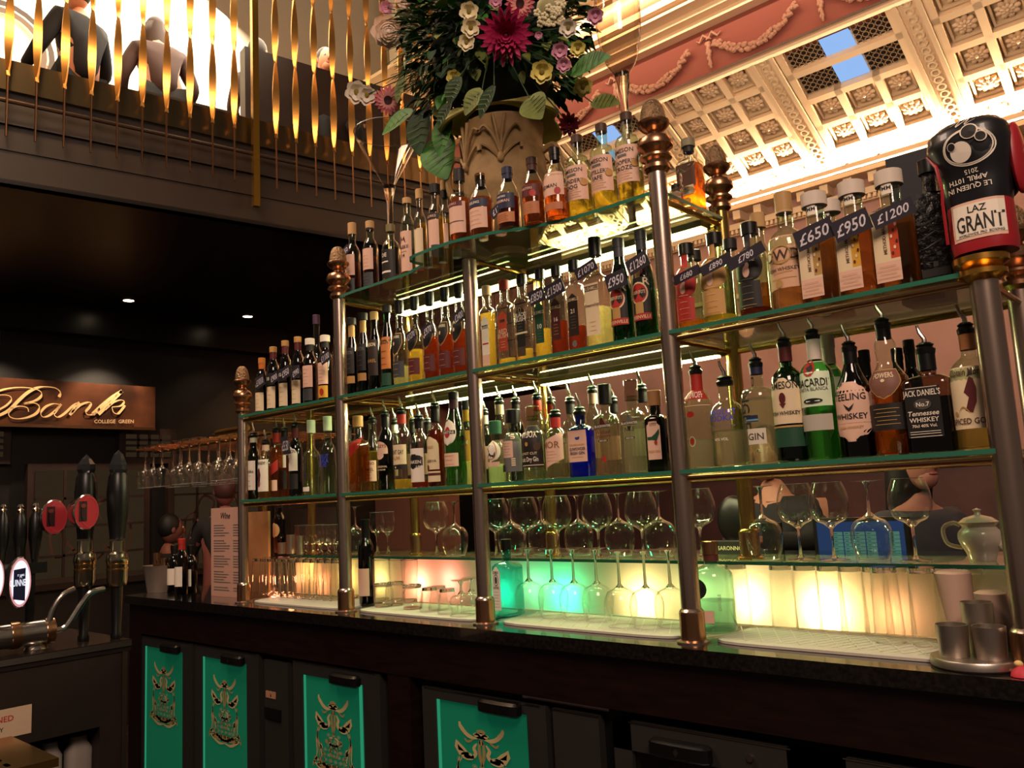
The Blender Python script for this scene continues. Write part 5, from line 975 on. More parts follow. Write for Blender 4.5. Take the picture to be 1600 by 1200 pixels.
for j, (rr, dz) in enumerate(((.96, -.02), (1.06, .0), (1.2, .01), (1.42, -.01), (1.52, -.05), (1.46, -.055), (1.2, -.02), (.9, -.02))):
    for i in range(48):
        a = 2*pi*i/48; lo = lobe(a); r2 = .96+(rr-.96)*(.25+.85*lo); vs.append((R*r2*cos(a), R*r2*sin(a), ztop*.97+dz*lo+.02*lo*(j > 0)))
b.add(vs, [(j*48+i, j*48+(i+1) % 48, (j+1)*48+(i+1) % 48, (j+1)*48+i) for j in range(7) for i in range(48)], RIM); b.build('flared_rim', t)
b = MB()
def um(x_, y_, o_=.004): a = x_/R; return ((R+o_)*sin(a), -(R+o_)*cos(a), y_)
dz_ = ztop*.45
for c0 in (-.35, .65, -1.2):
    for s in (-1, 1):
        for P in ([(0, .10), (s*.02, .16), (s*.05, .20), (s*.07, .19)], [(0, .08), (s*.035, .12), (s*.065, .14), (s*.07, .12)], [(0, .10), (s*.01, .18), (s*.02, .235)]):
            b.tube([um(c0*R+x_, y_+dz_) for x_, y_ in [tuple(q) for q in spline(P, 3)]], .006, URN, 6)
    b.ell(um(c0*R, dz_+.085), (.012, .012, .018), URN)
b.build('relief_scroll', t)
b = MB()
for s in (-1, 1):
    b.tube(spline([(s*R*.95, -.01, ztop*.72), (s*R*1.25, -.02, ztop*.74), (s*R*1.38, -.02, ztop*.58), (s*R*1.2, -.01, ztop*.42), (s*R*.95, 0, ztop*.44)], 5), .012, URN, 8)
b.build('handle', t, rotz=radians(28))
# greenery
LEAFM = noisemat('22401E', '162C12', 20, .7, 'dark_leaf', spec=.25); LEAF2 = noisemat('3E7A2C', '2C5E20', 14, .55, 'bright_leaf', spec=.3); LEAF3 = noisemat('76803C', '545E2C', 14, .65, 'pale_leaf', spec=.25)
def leafmesh(B, base, dirv, up_, L, W, mm, curl=.25, n=7, blunt=False):
    d = Vector(dirv).normalized(); s = d.cross(Vector(up_)).normalized(); nn = s.cross(d).normalized(); vs = []
    for i in range(n+1):
        q = i/n; w_ = W*(min(1, .3+q*1.6)*sqrt(max(.01, 1-q**4)) if blunt else sin(pi*min(1, q*.92+.06))**.8*(1-q*.25)); c = Vector(base)+d*L*q-nn*curl*L*q*q
        vs += [c-s*w_+nn*w_*.25, c, c+s*w_+nn*w_*.25]
    B.add(vs, [(3*i+j, 3*i+j+1, 3*i+j+4, 3*i+j+3) for i in range(n) for j in (0, 1)], mm)
FC = Vector((UX, UY-.02, ZT+ztop+.10)); FCz = solve(2, (UX, UY, 0), py=60)
FC.z = FCz
fol = MB()
fr = 165*k
random.seed(11)
for i in range(2600):
    th = random.uniform(0, 2*pi); ph = random.uniform(-.75, 1.0); v = Vector((cos(th)*sqrt(max(0, 1-ph*ph*.8)), sin(th)*sqrt(max(0, 1-ph*ph*.8))*.8, ph*1.05)); rr = random.random()**.4
    p = FC+v*fr*rr*.98
    if p.z < ZT+ztop*.95: p.z = ZT+ztop*.95+random.random()*.04
    d = (v+Vector((random.uniform(-.6, .6), random.uniform(-.6, .6), random.uniform(-.7, .5)))).normalized()
    leafmesh(fol, p, d, (random.uniform(-.5, .5), -.6, 1), random.uniform(.03, .07), random.uniform(.010, .026), random.choice((LEAFM, LEAFM, LEAFM, LEAFM, LEAF3, LEAF2)), .3, 3)
for i in range(420):
    th = random.uniform(0, 2*pi); v = Vector((cos(th), -abs(sin(th))*.5, random.uniform(-.5, .6))).normalized(); p = FC+v*fr*.85
    q = p+(v+Vector((random.uniform(-.5, .5), random.uniform(-.3, .3), random.uniform(-.5, .3))))*.07; fol.tube([p, (p+q)/2+Vector((0, 0, .006)), q], .0012, LEAFM, 3)
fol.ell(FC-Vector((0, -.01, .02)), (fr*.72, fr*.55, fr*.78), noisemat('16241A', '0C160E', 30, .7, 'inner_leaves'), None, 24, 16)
tag(fol.build('foliage', sharp=80), 'dense dark green foliage filling the flower urn', 'foliage', None, 'stuff')
def onF(px, py, dy=0): return onY(px, py, UY-fr*.72-dy)
def onF2(px, py):
    # a point on the front of the round arrangement
    dx = (px-803)/165; dz = (py-60)/150; q = sqrt(max(.05, 1-min(.95, dx*dx+dz*dz*.7)))
    return onY(px, py, UY-fr*.86*q-.01)
def big_leaf(px, py, L, W, a, mm, lbx, yo=0, cat='leaf'):
    p = onF2(px, py)+Vector((0, -yo, 0)); B = MB(); d = Vector((cos(a), -.25, sin(a)))
    leafmesh(B, (0, 0, 0), d, (-.2*sin(a), -1, .3), L, W, mm, .12, 10)
    dd = d.normalized(); s = dd.cross(Vector((-.2*sin(a), -1, .3))).normalized(); nn = s.cross(dd).normalized()
    for i in range(1, 6):
        q = i/7
        for sg in (-1, 1):
            c = dd*L*q-nn*.12*L*q*q+nn*.002; e = c+s*sg*W*.75*sin(pi*q)+dd*L*.1+nn*W*.2; B.tube([c, e], .0012, LEAF3, 3)
    v = FC-p; v = v.normalized()*min(v.length, max(.10, v.length-fr*.35)); B.tube([(0, 0, 0), v*.5+Vector((0, 0, .01)), v], .0022, LEAFM, 5)
    tag(B.build('large_leaf', None, p, sharp=80), lbx, cat, None)
k2 = k
big_leaf(690, 215, .20, .085, -1.2, LEAF2, 'large veined green leaf hanging below the arrangement near the martini glass', .02)
big_leaf(672, 175, .19, .06, -1.5, LEAFM, 'large dark leaf drooping left of the urn', .04)
big_leaf(655, 178, .16, .045, -2.9, LEAF2, 'pointed green leaf reaching left over the martini glass', .03)
big_leaf(640, 120, .11, .03, -1.9, LEAF3, 'small olive leaf beside the pink gerbera', .02)
big_leaf(700, 180, .15, .05, -1.75, LEAF2, 'dark veined leaf tip touching the bottle tops', .0)
big_leaf(775, 150, .09, .045, -2.4, LEAF3, 'striped leaf lying on the urn rim', .06)
big_leaf(740, 130, .09, .04, -2.0, LEAFM, 'dark striped leaf left above the urn rim', .06)
big_leaf(900, 118, .15, .04, -.1, LEAF2, 'green ivy leaf at the right side of the arrangement', .02)
big_leaf(852, 165, .10, .05, -1.0, LEAF3, 'pale green leaf draped over the right of the urn rim', .07)
big_leaf(733, 172, .09, .03, -2.2, LEAFM, 'small dark pointed leaf against the urn front', .08)
big_leaf(805, 150, .10, .03, -2.1, LEAFM, 'narrow dark leaf hanging at the centre of the urn', .09)
big_leaf(925, 160, .12, .03, -.4, LEAF3, 'fern like sprig at the right edge above the bottles', .0)
def petals(B, n, r_in, L, W, lift, mm, rot0=0, curl=.2, z0=0):
    for i in range(n):
        a = 2*pi*i/n+rot0; d = Vector((cos(a), sin(a), lift)); leafmesh(B, Vector((cos(a)*r_in, sin(a)*r_in, z0)), d, (0, 0, 1), L*(1+.08*sin(i*5)), W, mm, curl, 6, True)
def flower(kind, px, py, wpx, lbx, tilt=(0, 0)):
    p = onF2(px, py); r_ = wpx/2*depth(p)/F; p = p+Vector((0, -.015, 0))
    t = thing('flower', lbx, 'flower', p)
    n_ = (EYE-p).normalized()+Vector((tilt[0], 0, tilt[1])); q = n_.to_track_quat('Z', 'Y'); t.rotation_mode = 'QUATERNION'; t.rotation_quaternion = q
    C = {'pink': ink('D87078'), 'mag': ink('A81E50'), 'cream': ink('F0E4B8'), 'white': ink('E8DCC8'), 'yellow': ink('E0D070'), 'rose': ink('F0D6C0'), 'deep': ink('6A0E20'), 'lil': ink('D090A8')}
    B = MB(); c = MB()
    if kind == 'gerbera':
        petals(B, 18, r_*.25, r_*.75, r_*.13, .15, C['pink']); petals(B, 16, r_*.2, r_*.5, r_*.1, .35, ink('E89890'), .2); c.lathe([(r_*.3, -.002), (r_*.28, r_*.12), (r_*.12, r_*.1), (.0001, r_*.08)], ink('3A1418'), 14)
    elif kind == 'dahlia':
        for j in range(6): petals(B, 18-2*j, r_*.05, r_*(1-.14*j), r_*.11, .05+.28*j, C['mag'], j*.2, -.15, j*r_*.04)
        c.ell((0, 0, r_*.2), r_*.15, ink('7A1238'))
    elif kind == 'deep':
        for j in range(4): petals(B, 12-2*j, r_*.05, r_*(1-.18*j), r_*.2, .15+.3*j, C['deep'], j*.3, -.1)
        c.ell((0, 0, r_*.15), r_*.12, C['deep'])
    elif kind in ('cream', 'white', 'yellow', 'lil'):
        petals(B, 6, r_*.08, r_*.9, r_*.42, .25, C[kind], .3, -.15); petals(B, 5, r_*.08, r_*.7, r_*.35, .5, C[kind], .8, -.2); c.lathe([(r_*.22, r_*.05), (r_*.2, r_*.25), (.0001, r_*.28)], ink('8A7A30') if kind != 'lil' else C['lil'], 10)
    elif kind == 'rose':
        for j in range(7): petals(B, 8-j//2, r_*.05, r_*(.95-.10*j), r_*.40*(1-.08*j), .12+.32*j, C['rose'], j*.5, -.35, -r_*.12+j*r_*.07)
        B.ell((0, 0, r_*.25), (r_*.55, r_*.55, r_*.45), C['rose']); c.ell((0, 0, r_*.5), (r_*.2, r_*.2, r_*.25), C['rose'])
    elif kind == 'cluster':
        for j in range(22):
            a, rr = random.uniform(0, 2*pi), r_*sqrt(random.random())*.8; o_ = Vector((rr*cos(a), rr*sin(a), r_*.3*(1-(rr/r_)**2)))
            for s in range(5):
                aa = 2*pi*s/5; B.ell(o_+Vector((cos(aa), sin(aa), 0))*r_*.11, (r_*.09, r_*.09, r_*.03), C['cream'], None, 6, 4)
        c.ell((0, 0, 0), (r_*.7, r_*.7, r_*.25), ink('A8A070'))
    B.build('petals', t, sharp=80); c.build('flower_centre', t)
    v = FC-p; v = v.normalized()*max(.10, v.length-fr*.4); v = q.inverted() @ v; st = MB(); st.tube([(0, 0, -.001), v*.5-Vector((0, 0, .01)), v], .0022, LEAFM, 5); st.build('stem', t)
for a in (('gerbera', 818, 8, 46, 'pink gerbera with dark centre at the top edge above the dahlia'), ('gerbera', 611, 158, 44, 'coral pink gerbera at the far left edge of the arrangement'), ('dahlia', 796, 58, 84, 'large magenta dahlia at the centre of the arrangement'),
          ('rose', 612, 52, 56, 'large cream peony at the left edge of the arrangement'), ('rose', 652, 4, 56, 'cream peony cut by the top edge of the picture'), ('cream', 738, 20, 34, 'upper of three small cream blossoms in a column'), ('cream', 741, 45, 34, 'middle of three small cream blossoms in a column'), ('cream', 734, 68, 30, 'lowest of three small cream blossoms in a column'),
          ('cluster', 866, 18, 66, 'cream hydrangea cluster right of the top gerbera'), ('white', 893, 46, 32, 'white anemone with grey centre right of the hydrangea'), ('yellow', 908, 78, 28, 'pale yellow blossom at the right edge below the anemone'), ('yellow', 852, 114, 40, 'drooping cream daisy below the lilac blossoms'),
          ('lil', 880, 82, 30, 'lilac pink blossom left of the pale yellow one'), ('lil', 886, 104, 26, 'small lilac pink blossom beside the drooping daisy'), ('lil', 847, 58, 14, 'tiny pink bud right of the dahlia'), ('lil', 935, 28, 30, 'pink blossom half hidden beside the giant flute'),
          ('deep', 894, 196, 36, 'dark red bloom hanging at the right of the urn'), ('white', 562, 145, 40, 'white magnolia like blossom sticking out over the gallery rods'), ('white', 578, 150, 34, 'smaller white blossom beside the one over the gallery rods'), ('yellow', 714, 122, 26, 'pale green rosebud left above the urn'), ('yellow', 916, 138, 34, 'pale lime blossom at the lower right of the arrangement'),
          ('lil', 608, 14, 24, 'pink petalled blossom at the top left of the arrangement'), ('cream', 630, 24, 22, 'small cream bud between the two peonies'), ('lil', 780, 4, 24, 'pale pink blossom at the top edge left of the gerbera')):
    flower(*a)
# ================================================================== boxing glove on the right pole
p = Vector((PX[4]+.012, YF, ZG+.0005))
t = thing('boxing_glove', 'black and red boxing glove standing cuff down on the right brass pole', 'boxing glove', p, radians(-6))
Hh = solve(2, p, py=192)-p.z; LB = mat('16161A', .38, name='black_leather', coat=.3); LR = mat('A02028', .4, name='red_leather')
w0 = 124/2*depth(p)/F
GS = [(0, w0*.70, .050, 2.6, 0, 0), (.02, w0*.74, .052, 2.6, 0, 0), (Hh*.36, w0*.72, .05, 2.6, 0, 0), (Hh*.42, w0*.76, .052, 2.5, .0, 0), (Hh*.55, w0*.82, .056, 2.3, .0, 0), (Hh*.70, w0*.90, .064, 2.3, 0, -.004), (Hh*.82, w0*.97, .066, 2.3, -.004, -.008), (Hh*.91, w0*.92, .060, 2.3, -.004, -.008), (Hh*.97, w0*.72, .045, 2.2, -.002, -.004), (Hh, w0*.35, .02, 2, 0, 0)]
def rs(S_, n):
    out = []
    for i in range(len(S_)-1):
        for q in range(n):
            k_ = q/n; out.append(tuple(S_[i][j]+(S_[i+1][j]-S_[i][j])*k_ for j in range(6)))
    return out+[S_[-1]]
b = MB(); i0 = [s for s in GS if s[0] >= Hh*.36]; b.loft(rs(i0, 3), LB, 40); b.build('mitt', t, sharp=70)
b = MB(); b.loft([s for s in GS if s[0] <= Hh*.365], LR, 40); cuff = b.build('cuff', t, sharp=60)
b = MB(); b.ell((0, 0, 0), (.022, .03, .06), LB, None, 20, 14); o = b.build('thumb', t); o.location = (w0*.74, .03, Hh*.60); o.rotation_euler = (0, .25, 0)
b = MB(); b.ell((0, 0, 0), (.014, .034, .075), LR, None, 16, 12); o = b.build('side_panel', t); o.location = (w0*.90, .02, Hh*.66)
b = MB(); b.tube([(-w0*.98, -.03, Hh*.80), (-w0*.70, -.052, Hh*.68), (-w0*.62, -.052, Hh*.5), (-w0*.66, -.05, Hh*.40), (-w0*.72, -.035, Hh*.1)], .0035, LR, 6); b.build('piping', t)
g = lambda x_, z_: (x_, front(GS, x_, z_)-.0012, z_); g2 = lambda x_, z_: (x_, front(GS, x_, z_)-.002, z_); g3 = lambda x_, z_: (x_, front(GS, x_, z_)-.0026, z_)
b = MB(); ox, oz = w0*.15, Hh*.74; sx, sz = w0*.58, Hh*.135
b.disc(ox, oz, sx, sz, cW, g, 36); b.disc(ox, oz, sx*.93, sz*.91, mat('16161A', .4), g2, 36); b.disc(ox, oz, sx*.93, sz*.91, cW, g2, 36, .95)
b.disc(ox-sx*.28, oz-sz*.22, sx*.42, sz*.55, cW, g3, 24); h4 = lambda x_, z_: (x_, front(GS, x_, z_)-.0032, z_); h5 = lambda x_, z_: (x_, front(GS, x_, z_)-.0038, z_)
b.disc(ox-sx*.60, oz+sz*.15, sx*.18, sz*.24, cW, h4, 16); b.disc(ox-sx*.60, oz+sz*.15, sx*.15, sz*.2, cK, h5, 16); b.disc(ox+sx*.15, oz+sz*.75, sx*.34, sz*.42, cW, h4, 20); b.disc(ox+sx*.15, oz+sz*.75, sx*.29, sz*.36, cK, h5, 20); b.disc(ox+sx*.55, oz+sz*.35, sx*.22, sz*.28, cW, h4, 16); b.disc(ox+sx*.55, oz+sz*.35, sx*.18, sz*.23, cK, h5, 16)
b.stroke([(ox-w0*.35, oz+sz*1.35), (ox-w0*.15, oz+sz*1.7), (ox-w0*.2, oz+sz*1.2), (ox+w0*.05, oz+sz*1.65), (ox, oz+sz*1.2), (ox+w0*.2, oz+sz*1.5)], w0*.025, cW, g2); b.stroke([(ox-w0*.5, oz+sz*1.7), (ox-w0*.2, oz+sz*1.9), (ox+w0*.05, oz+sz*1.85)], w0*.02, cW, g2)
b.text('2015', w0*.12, Hh*.565, .009, cW, g2, rot=pi); b.text('APRIL 10TH', 0, Hh*.515, .010, cW, g2, rot=pi); b.text('LE QUEEN IN', 0, Hh*.46, .010, cW, g2, rot=pi)
b.build('logo_print', t, smooth=False)
def gr_(x0_, x1_, z0_, z1_, mm, B, f_):
    n = 10; B.add([f_(x0_+(x1_-x0_)*i/n, z_) for z_ in (z0_, z1_) for i in range(n+1)], [(i, i+1, n+2+i, n+1+i) for i in range(n)], mm)
b = MB(); gr_(-w0*.52, w0*.66, Hh*.08, Hh*.36, cP, b, g); gr_(-w0*.46, w0*.66, Hh*.105, Hh*.34, cW, b, g2); b.text('GRANT', w0*.12, Hh*.20, Hh*.12, cK, g3, maxw=w0*1.05); b.text('WORLDWIDE  PRO  BOXING', w0*.12, Hh*.118, Hh*.018, cK, g3, maxw=w0); b.text('LAZ', w0*.1, Hh*.30, Hh*.05, cK, g3)
b.build('cuff_label', cuff, smooth=False)
# ================================================================== small things on the right end of the worktop
X = solve(0, (0, 1.84, ZC), px=1522)
b = MB(); b.lathe([(.0001, 0), (.078, 0), (.082, .004), (.082, .016), (.080, .019), (.0001, .019)], BSTEEL, 48); tag(b.build('steel_tray', None, (X, 1.86, ZC+.0005)), 'round brushed steel tray holding three cups at the right end', 'tray')
for dx, dy, dz, lbx in ((-.032, -.02, 0, 'front left steel cup on the round tray'), (.034, -.018, 0, 'front right steel cup on the round tray'), (.004, .035, 0, 'taller steel cup at the back of the round tray')):
    h_ = .062 if dy < 0 else .10; b = MB(); b.lathe([(.027, 0), (.030, h_), (.028, h_), (.025, .004), (.0001, .004)], BSTEEL, 28, cap1=False); tag(b.build('steel_cup', None, (X+dx, 1.86+dy, ZC+.0198)), lbx, 'steel cup')
PPR = mat('C8A490', .8, name='paper_roll')
b = MB(); p = solvepos(1500, 1.93, ZC+.001); b.loft([(0, .024, .024, 2, 0, 0), (.165, .036, .034, 2.2, -.012, 0), (.17, .030, .028, 2.2, -.010, 0), (.16, .02, .02, 2, -.010, 0)], PPR, 24); tag(b.build('rolled_napkin', None, p+Vector((.0, .06, 0))), 'pink white rolled paper napkin upright by the frosted panel', 'napkin')
b = MB(); p = solvepos(1590, 1.90, ZC+.001); b.loft([(0, .02, .02, 2, 0, 0), (.13, .03, .028, 2.2, -.045, 0), (.135, .02, .02, 2, -.046, 0)], PPR, 24); tag(b.build('rolled_napkin', None, p+Vector((0, .05, 0))), 'rolled paper napkin leaning behind the steel cups', 'napkin')
b = MB(); b.tube([p+Vector((.02, .14, 0)), p+Vector((-.02, .15, .19))], [.010, .014], mat('8A5A34', .6, name='muddler_wood'), 10); tag(b.build('wooden_muddler'), 'brown wooden muddler leaning against the right pole', 'muddler')
b = MB(); p = solvepos(1598, 1.80, ZC+.001); b.loft([(0, .02, .02, 2, 0, 0), (.008, .018, .018, 2, 0, 0), (.02, .004, .004, 2, 0, 0)], ink('C83040'), 12); b.ell((-.004, 0, .022), (.008, .006, .006), ink('E8C880')); tag(b.build('red_pourer_cap', None, p), 'small red and cream plastic cap at the right end of the worktop', 'cap')
# teapot
p = solvepos(1536, 2.2, ZD+.0005); CH_ = mat('C8B4A4', .25, name='white_china', coat=.5)
t = thing('teapot', 'white china teapot on the low shelf at the right', 'teapot', p)
b = MB(); b.lathe([tuple(q) for q in spline([(.028, 0), (.030, .006), (.034, .02), (.046, .045), (.046, .065), (.036, .078), (.044, .088), (.046, .090)], 3)], CH_, 32); b.build('pot', t)
b = MB(); b.lathe([(.044, .089), (.030, .100), (.008, .106), (.006, .112), (.010, .118), (.0001, .122)], CH_, 28); b.build('lid', t)
b = MB(); b.tube(spline([(-.040, 0, .030), (-.072, 0, .04), (-.078, 0, .075), (-.055, 0, .088), (-.040, 0, .082)], 5), .005, CH_, 8); b.build('handle', t)
b = MB(); b.tube(spline([(.040, 0, .035), (.065, 0, .05), (.075, 0, .085)], 5), [.013]*3+[.010]*4+[.007]*4, CH_, 10); b.build('spout', t)
# black tin with lettering behind the wine glass
b = MB(); p = solvepos(1140, 2.30, ZD+.0005); b.box((-.075, 0, 0), (.065, .05, .038), MATTB); b.text('DISARONNO', -.005, .019, .012, cC, flat((0, -.001, 0), (1, 0, 0), (0, 0, 1))); tag(b.build('black_caddy', None, p), 'low black tin with small cream lettering on the low shelf', 'tin')
# till screen behind the glasses
p = onY(1343, 842, 2.62); zs0, zs1 = solve(2, p, py=874)-ZC, solve(2, p, py=815)-ZC
t = thing('till_screen', 'blue and green till touchscreen seen behind the wine glasses', 'monitor', (p.x, p.y, ZC))
q0, q1 = onY(1270, 815, 2.62), onY(1412, 872, 2.62); W_ = (q1.x-q0.x)/2
b = MB(); b.box((-W_-.012, .004, zs0-.02), (W_+.012, .03, zs1+.012), BLACK); b.box((-.05, .0, 0), (.05, .10, .06), BLACK); b.build('screen_casing', t)
b = MB(); mp = flat((0, .0035, 0), (1, 0, 0), (0, 0, 1)); b.poly([(-W_, zs0), (W_, zs0), (W_, zs1), (-W_, zs1)], emis('4A68A0', .26), mp); mp = flat((0, .002, 0), (1, 0, 0), (0, 0, 1))
for i in range(9):
    for j in range(6):
        if j == 4: continue
        x0, z0 = -W_+.05+j*(2*W_-.06)/6, zs0+.004+i*.0115
        if z0 > zs1-.03: continue
        b.poly([(x0, z0), (x0+(2*W_-.06)/6-.004, z0), (x0+(2*W_-.06)/6-.004, z0+.010), (x0, z0+.010)], emis('7AB89A', .34), mp); b.poly([(x0+.004, z0+.004), (x0+.014, z0+.004), (x0+.014, z0+.006), (x0+.004, z0+.006)], emis('204838', .5), flat((0, .001, 0), (1, 0, 0), (0, 0, 1)))
b.build('display', t, smooth=False)
# ================================================================== serving counter with beer taps, at the left
XL = -2.75
BP1 = noisemat('281A17', '1E1310', 5, .5, 'brown_panel'); qn = onX(156, 1137, XL); q0_ = onX(8, 1168, XL); zn = (qn.z+q0_.z)/2
b = MB(); b.box((XL-.55, -1.6, .0), (XL-.30, 1.17, .93), BP1); b.box((XL-.30, -1.6, zn), (XL, 1.17, .93), BP1); b.box((XL-.30, qn.y, 0), (XL, 1.17, zn), BP1); b.box((XL-.30, -1.6, 0), (XL, q0_.y-.25, zn), BP1); b.box((XL, 1.155, .0), (XL+.004, 1.17, .93), mat('6A5A50', .4, 1))
o = b.build('serving_counter'); tag(o, 'dark brown serving counter seen from the bartender side, with beer taps on top', 'counter')
b = MB(); b.box((XL-.30, q0_.y-.25, zn-.22), (XL-.01, qn.y, zn-.20), MATTB); b.build('niche_shelf', o)
b = MB(); b.box((XL-.6, -1.6, .93), (XL+.005, 1.18, .965), mat('241C1A', .2)); b.box((XL+.004, -1.6, .945), (XL+.010, 1.18, .962), STEEL); b.build('counter_top', o)
q = onX(22, 1125, XL); b = MB(); b.box((XL+.0005, q.y-.30, q.z-.045), (XL+.002, q.y+.045, q.z+.035), mat('C8A890', .7)); b.text('CLEANED', q.y-.05, q.z+.008, .016, cR, lambda x_, y_: Vector((XL+.0026, x_, y_))); b.text('DAILY', q.y-.05, q.z-.02, .012, cK, lambda x_, y_: Vector((XL+.0026, x_, y_))); b.build('sticker', o)
# things in the niche
for px, w_, lbx in ((122, .075, 'pale grey plastic canister in the dark niche of the serving counter, right one'), (78, .06, 'dim plastic canister in the dark niche of the serving counter, left one')):
    q = onX(px, 1170, XL-.08); b = MB(); b.loft([(0, .03, w_*.5, 4, 0, 0), (.13, .03, w_*.5, 4, 0, 0), (.15, .02, w_*.35, 3, 0, 0), (.17, .02, w_*.3, 3, 0, 0)], mat('8A8078', .6), 20); tag(b.build('canister', None, (XL-.08, q.y, zn-.199)), lbx, 'canister')
b = MB(); q = onX(0, 1190, XL+.35); b.box((XL+.1, q.y-.5, q.z-.02), (XL+.45, q.y+.10, q.z), BRASS)
for i in range(5):
    for j in range(8): b.loft([(q.z+.0005, .016, .006, 4, XL+.14+i*.065, q.y-.42+j*.06)]*2, BLACK, 8)
tag(b.build('drip_tray', smooth=False), 'perforated brass drip tray at the lower left corner', 'drip tray')
# font: chrome tube on legs with lit badges
ZTOP = .966
t = thing('beer_font', 'chrome bar mounted beer font with horizontal tube and curved spouts', 'beer font', (0, 0, 0))
XT = XL-.10
qa, qb = onX(-60, 985, XT), onX(78, 985, XT); zt2 = qb.z
b = MB(); b.tube([(XT, -.6, zt2), (XT, qb.y, zt2)], .036, STEEL, 24)
for yy in (qb.y-.005, qb.y-.10, qb.y-.22): b.tube([(XT, yy-.012, zt2), (XT, yy+.012, zt2)], .040, COPPER, 24)
b.build('tube', t)
b = MB()
for yy in (qb.y-.04, qb.y-.3): b.lathe([(.035, ZTOP), (.03, ZTOP+.008), (.018, ZTOP+.015), (.018, zt2)], STEEL, 16, (XT, yy, 0))
b.build('foot', t)
b = MB()
for (pts, off) in ((((75, 978), (84, 950), (98, 930), (117, 920)), 0), (((88, 985), (104, 978), (126, 945), (142, 926), (163, 920)), .03)):
    P = [onX(x_, y_, XT+.02+off) for x_, y_ in pts]; b.tube(spline(P, 4), .009, STEEL, 10)
b.build('spouts', t)
def badge(px, py, wp, hp, face, lbx, emitc=None, tx=None, xo=.05):
    c = onX(px, py, XT+xo); k_ = depth(c)/F; ry, rz_ = wp/2*k_/abs(ray(px, py).x)*1.0, hp/2*k_
    ry = abs(onX(px+wp/2, py, XT+xo).y-onX(px-wp/2, py, XT+xo).y)/2
    t = thing('beer_badge', lbx, 'tap badge', c)
    b = MB(); vs = []
    for j, (s, d_) in enumerate(((.3, -.13), (.75, -.07), (1.0, -.008), (1.0, 0), (.94, .004))):
        for i in range(32): a = 2*pi*i/32; vs.append((d_, ry*s*cos(a), rz_*s*sin(a)))
    b.add(vs, [(j*32+i, j*32+(i+1) % 32, (j+1)*32+(i+1) % 32, (j+1)*32+i) for j in range(4) for i in range(32)], STEEL); b.build('housing', t)
    b = MB(); mp = flat((.004, 0, 0), (0, 1, 0), (0, 0, 1)); b.disc(0, 0, ry*.94, rz_*.94, face, mp, 32); mp2 = flat((.0055, 0, 0), (0, 1, 0), (0, 0, 1)); mp3 = flat((.007, 0, 0), (0, 1, 0), (0, 0, 1))
    if tx:
        b.disc(0, 0, ry*.80, rz_*.84, emis('E8E0F8', 1.6), mp2, 32); b.poly([(-ry*.62, -rz_*.62), (ry*.42, -rz_*.72), (ry*.42, rz_*.55), (-ry*.62, rz_*.50)], mat('1A1E40', .4), mp3); mp4 = flat((.008, 0, 0), (0, 1, 0), (0, 0, 1))
        b.text(tx, -ry*.1, .0, rz_*.26, emis('F0F0FF', 1.2), mp4, maxw=ry*1.7); b.text('ST. JAMES', 0, rz_*.28, rz_*.08, emis('F0F0FF', 1.0), mp4, maxw=ry*.6); b.stroke([(-ry*.1, rz_*.16), (0, rz_*.26), (ry*.08, rz_*.16)], ry*.05, emis('F0F0FF', 1.0), mp4)
    else:
        b.poly([(-ry*.62, -rz_*.5), (ry*.0, -rz_*.5), (ry*.0, rz_*.6), (-ry*.62, rz_*.6)], mat('2A0E10', .5), mp2); b.disc(ry*.2, 0, ry*.7, rz_*.85, mat('C04048', .4), mp2, 24, .93)
        b.disc(-ry*.3, rz_*.35, ry*.2, rz_*.12, mat('7A2A20', .5), mp3, 14)
    b.build('face', t)
badge(31, 910, 36, 80, emis('E8A0A0', .9), 'glowing oval beer badge with dark blue centre and white lettering', True, 'GUINNESS', .06)
badge(-8, 905, 30, 70, emis('E8A0A0', .9), 'glowing oval beer badge cut by the left edge', True, 'GUINNESS', .06)
badge(85, 808, 42, 55, mat('B03038', .35), 'round red beer badge, the lower left of the two red ones', xo=-.02); badge(135, 800, 40, 56, mat('B03038', .35), 'round red beer badge, the upper right of the two red ones', xo=.10)
def handle(px, ytop, ybot, wp, lbx, tip=STEEL, xo=-.05):
    c = onX(px, ybot, XT+xo); top = solve(2, (XT+xo, c.y, 0), py=ytop); k_ = depth(c)/F; r_ = wp/2*k_; h = top-c.z
    t = thing('beer_lever', lbx, 'tap handle', c)
    b = MB(); b.lathe([(r_*.4, 0), (r_*.55, h*.1), (r_, h*.45), (r_*.9, h*.75), (r_*.45, h*.86), (.0001, h*.87)], BLACK, 16); b.build('grip', t)
    b = MB(); b.lathe([(r_*.45, h*.86), (r_*.6, h*.90), (r_*.35, h*.93), (r_*.5, h*.96), (r_*.3, h), (.0001, h)], tip, 12); b.build('tip', t)
for a in ((3, 788, 880, 18, 'black tap handle with silver tip, leftmost of three'), (30, 788, 882, 20, 'black tap handle with silver tip, middle of three'), (54, 786, 880, 20, 'black tap handle with silver tip, rightmost of three')): handle(*a)
